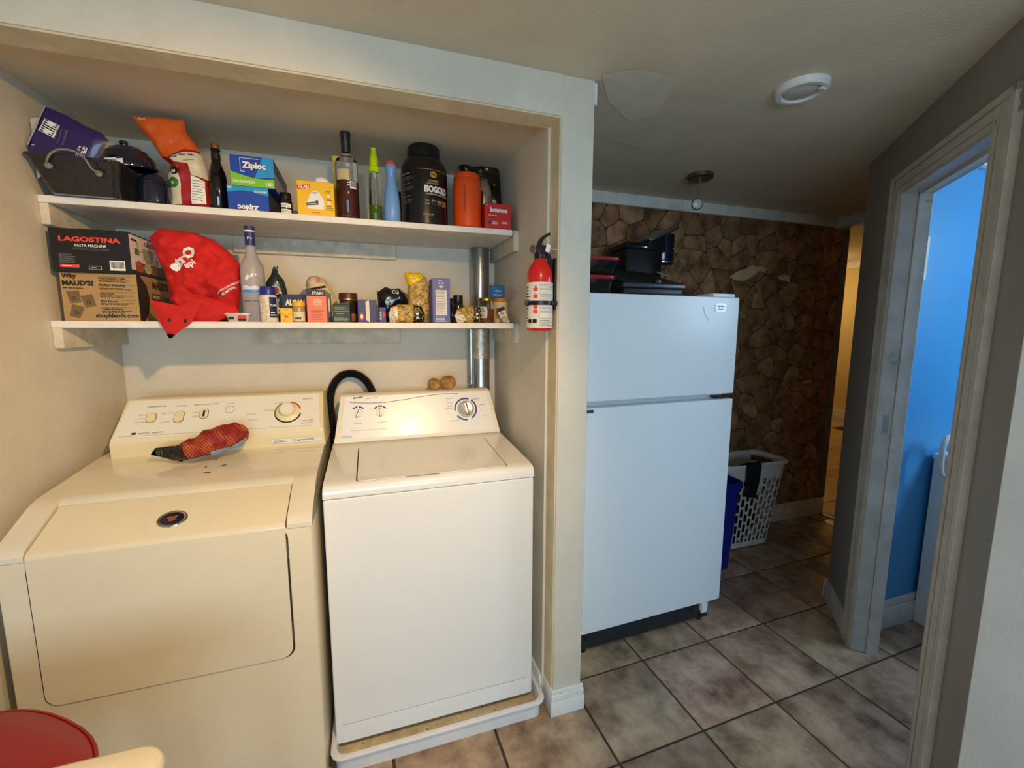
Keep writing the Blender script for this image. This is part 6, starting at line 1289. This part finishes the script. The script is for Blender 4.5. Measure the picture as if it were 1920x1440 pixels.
# ================================================================ STOOL AND TABLE BY THE DRYER
RC = mat('red_vinyl', (150, 16, 20), .42, bump=.12, bs=200, coat=.15)
st = thing('padded_stool', 'red padded stool pushed under the white table by the dryer', 'stool', (.119, -.472, 0), R(-37)); SM = MW[st.name]
def sell(h, z, e=2.5, n=48):
    o = []
    for i in range(n):
        a = 2*PI*i/n; c_, s_ = math.cos(a), math.sin(a); o.append(SM @ Vector((h*math.copysign(abs(c_)**(2/e), c_), h*math.copysign(abs(s_)**(2/e), s_), z)))
    return o
bm = NB(); rings = [[bm.verts.new(p) for p in sell(h, z)] for h, z in ((.235, .545), (.254, .55), (.260, .575), (.258, .60), (.250, .612), (.21, .621), (.12, .626))]
for A, B in zip(rings, rings[1:]):
    for i in range(48): bm.faces.new((A[i], A[(i+1) % 48], B[(i+1) % 48], B[i]))
bm.faces.new(rings[0][::-1]); bm.faces.new(rings[-1]); finish('seat_pad', bm, RC, st, smooth=60)
bm = NB(); tube(bm, sell(.257, .606), .0035, 6, closed=True); finish('piping', bm, RC, st)
for sx in (-1, 1):
    for sy in (-1, 1):
        bm = NB(); tube(bm, [SM @ Vector((sx*.15, sy*.15, .548)), SM @ Vector((sx*.19, sy*.19, .001))], .014, 10); finish('leg', bm, CHROME, st)
bm = NB(); tube(bm, [SM @ Vector((a*.178, b*.178, .2)) for a, b in ((-1, -1), (1, -1), (1, 1), (-1, 1))], .009, 8, closed=True); finish('foot_ring', bm, CHROME, st)
TW_ = mat('table_white', (236, 228, 208), .18, coat=.5)
tbl = thing('white_table', 'glossy white table with rounded edges beside the dryer', 'table', (-.1, -.9, 0))
bm = NB(); rs = ring_loft(bm, [(-.74, .545, -1.23, -0.556, .03, .712), (-.755, .56, -1.245, -0.540, .04, .720), (-.760, .566, -1.25, -0.534, .045, .733), (-.755, .561, -1.245, -0.539, .042, .745), (-.745, .552, -1.236, -0.549, .036, .750), (-.72, .53, -1.21, -0.568, .03, .751)], 8); bm.faces.new(rs[0][::-1]); bm.faces.new(rs[-1]); finish('tabletop', bm, TW_, tbl, smooth=60)
for lx in (-.70, .50):
    for ly in (-1.18, -.63): bm = NB(); abox(bm, lx-.022, lx+.022, ly-.022, ly+.022, .0005, .713, .006); finish('leg', bm, TW_, tbl)

# ================================================================ BATHROOM AND FAR ROOM
vn = thing('bathroom_vanity', 'white vanity cabinet against the blue bathroom wall', 'vanity', (3.62, -.3, 0))
bm = NB(); abox(bm, 3.36, 3.95, -.50, -.068, .0005, .815, .004); finish('cabinet', bm, WHITE, vn)
bm = NB(); abox(bm, 3.345, 3.96, -.52, -.068, .815, .845, .008, 3); finish('countertop', bm, WHITE, vn)
for dx in (3.375, 3.665):
    bm = NB(); abox(bm, dx, dx+.28, -.512, -.5, .08, .79, .004); d_ = finish('door', bm, WHITE, vn)
    bm = NB(); lathe(bm, [(0, 0), (.006, 0), (.006, .012), (.013, .018), (.011, .024), (0, .026)], (dx+(.25 if dx < 3.5 else .03), -.512, .55), 14, M=Matrix.Rotation(PI/2, 4, 'X')); finish('knob', bm, CHROME, d_)
q = at(1572, 802, Z=0.0); t = thing('floor_mat', 'thin dark mat on the far room floor', 'mat', (q.x, q.y, .002))
bm = NB(); abox(bm, q.x-.12, q.x+.4, q.y-.3, q.y+.02, .0012, .008, .002, 1); finish('mat', bm, mat('dark_mat', (40, 34, 28), .9), t)
bm = NB(); abox(bm, q.x-.11, q.x+.39, q.y-.012, q.y+.012, .008, .0095); finish('mat_border', bm, mat('mat_border', (84, 70, 50), .9), t)
hb = NB(); tube(hb, smooth_path([(3.358, -.15, .76), (3.28, -.15, .77), (3.255, -.15, .80), (3.25, -.15, .90), (3.28, -.15, .945), (3.36, -.15, .935), (3.38, -.15, .846)], 5), .010, 10)
finish('towel_rail', hb, TRIM, vn)
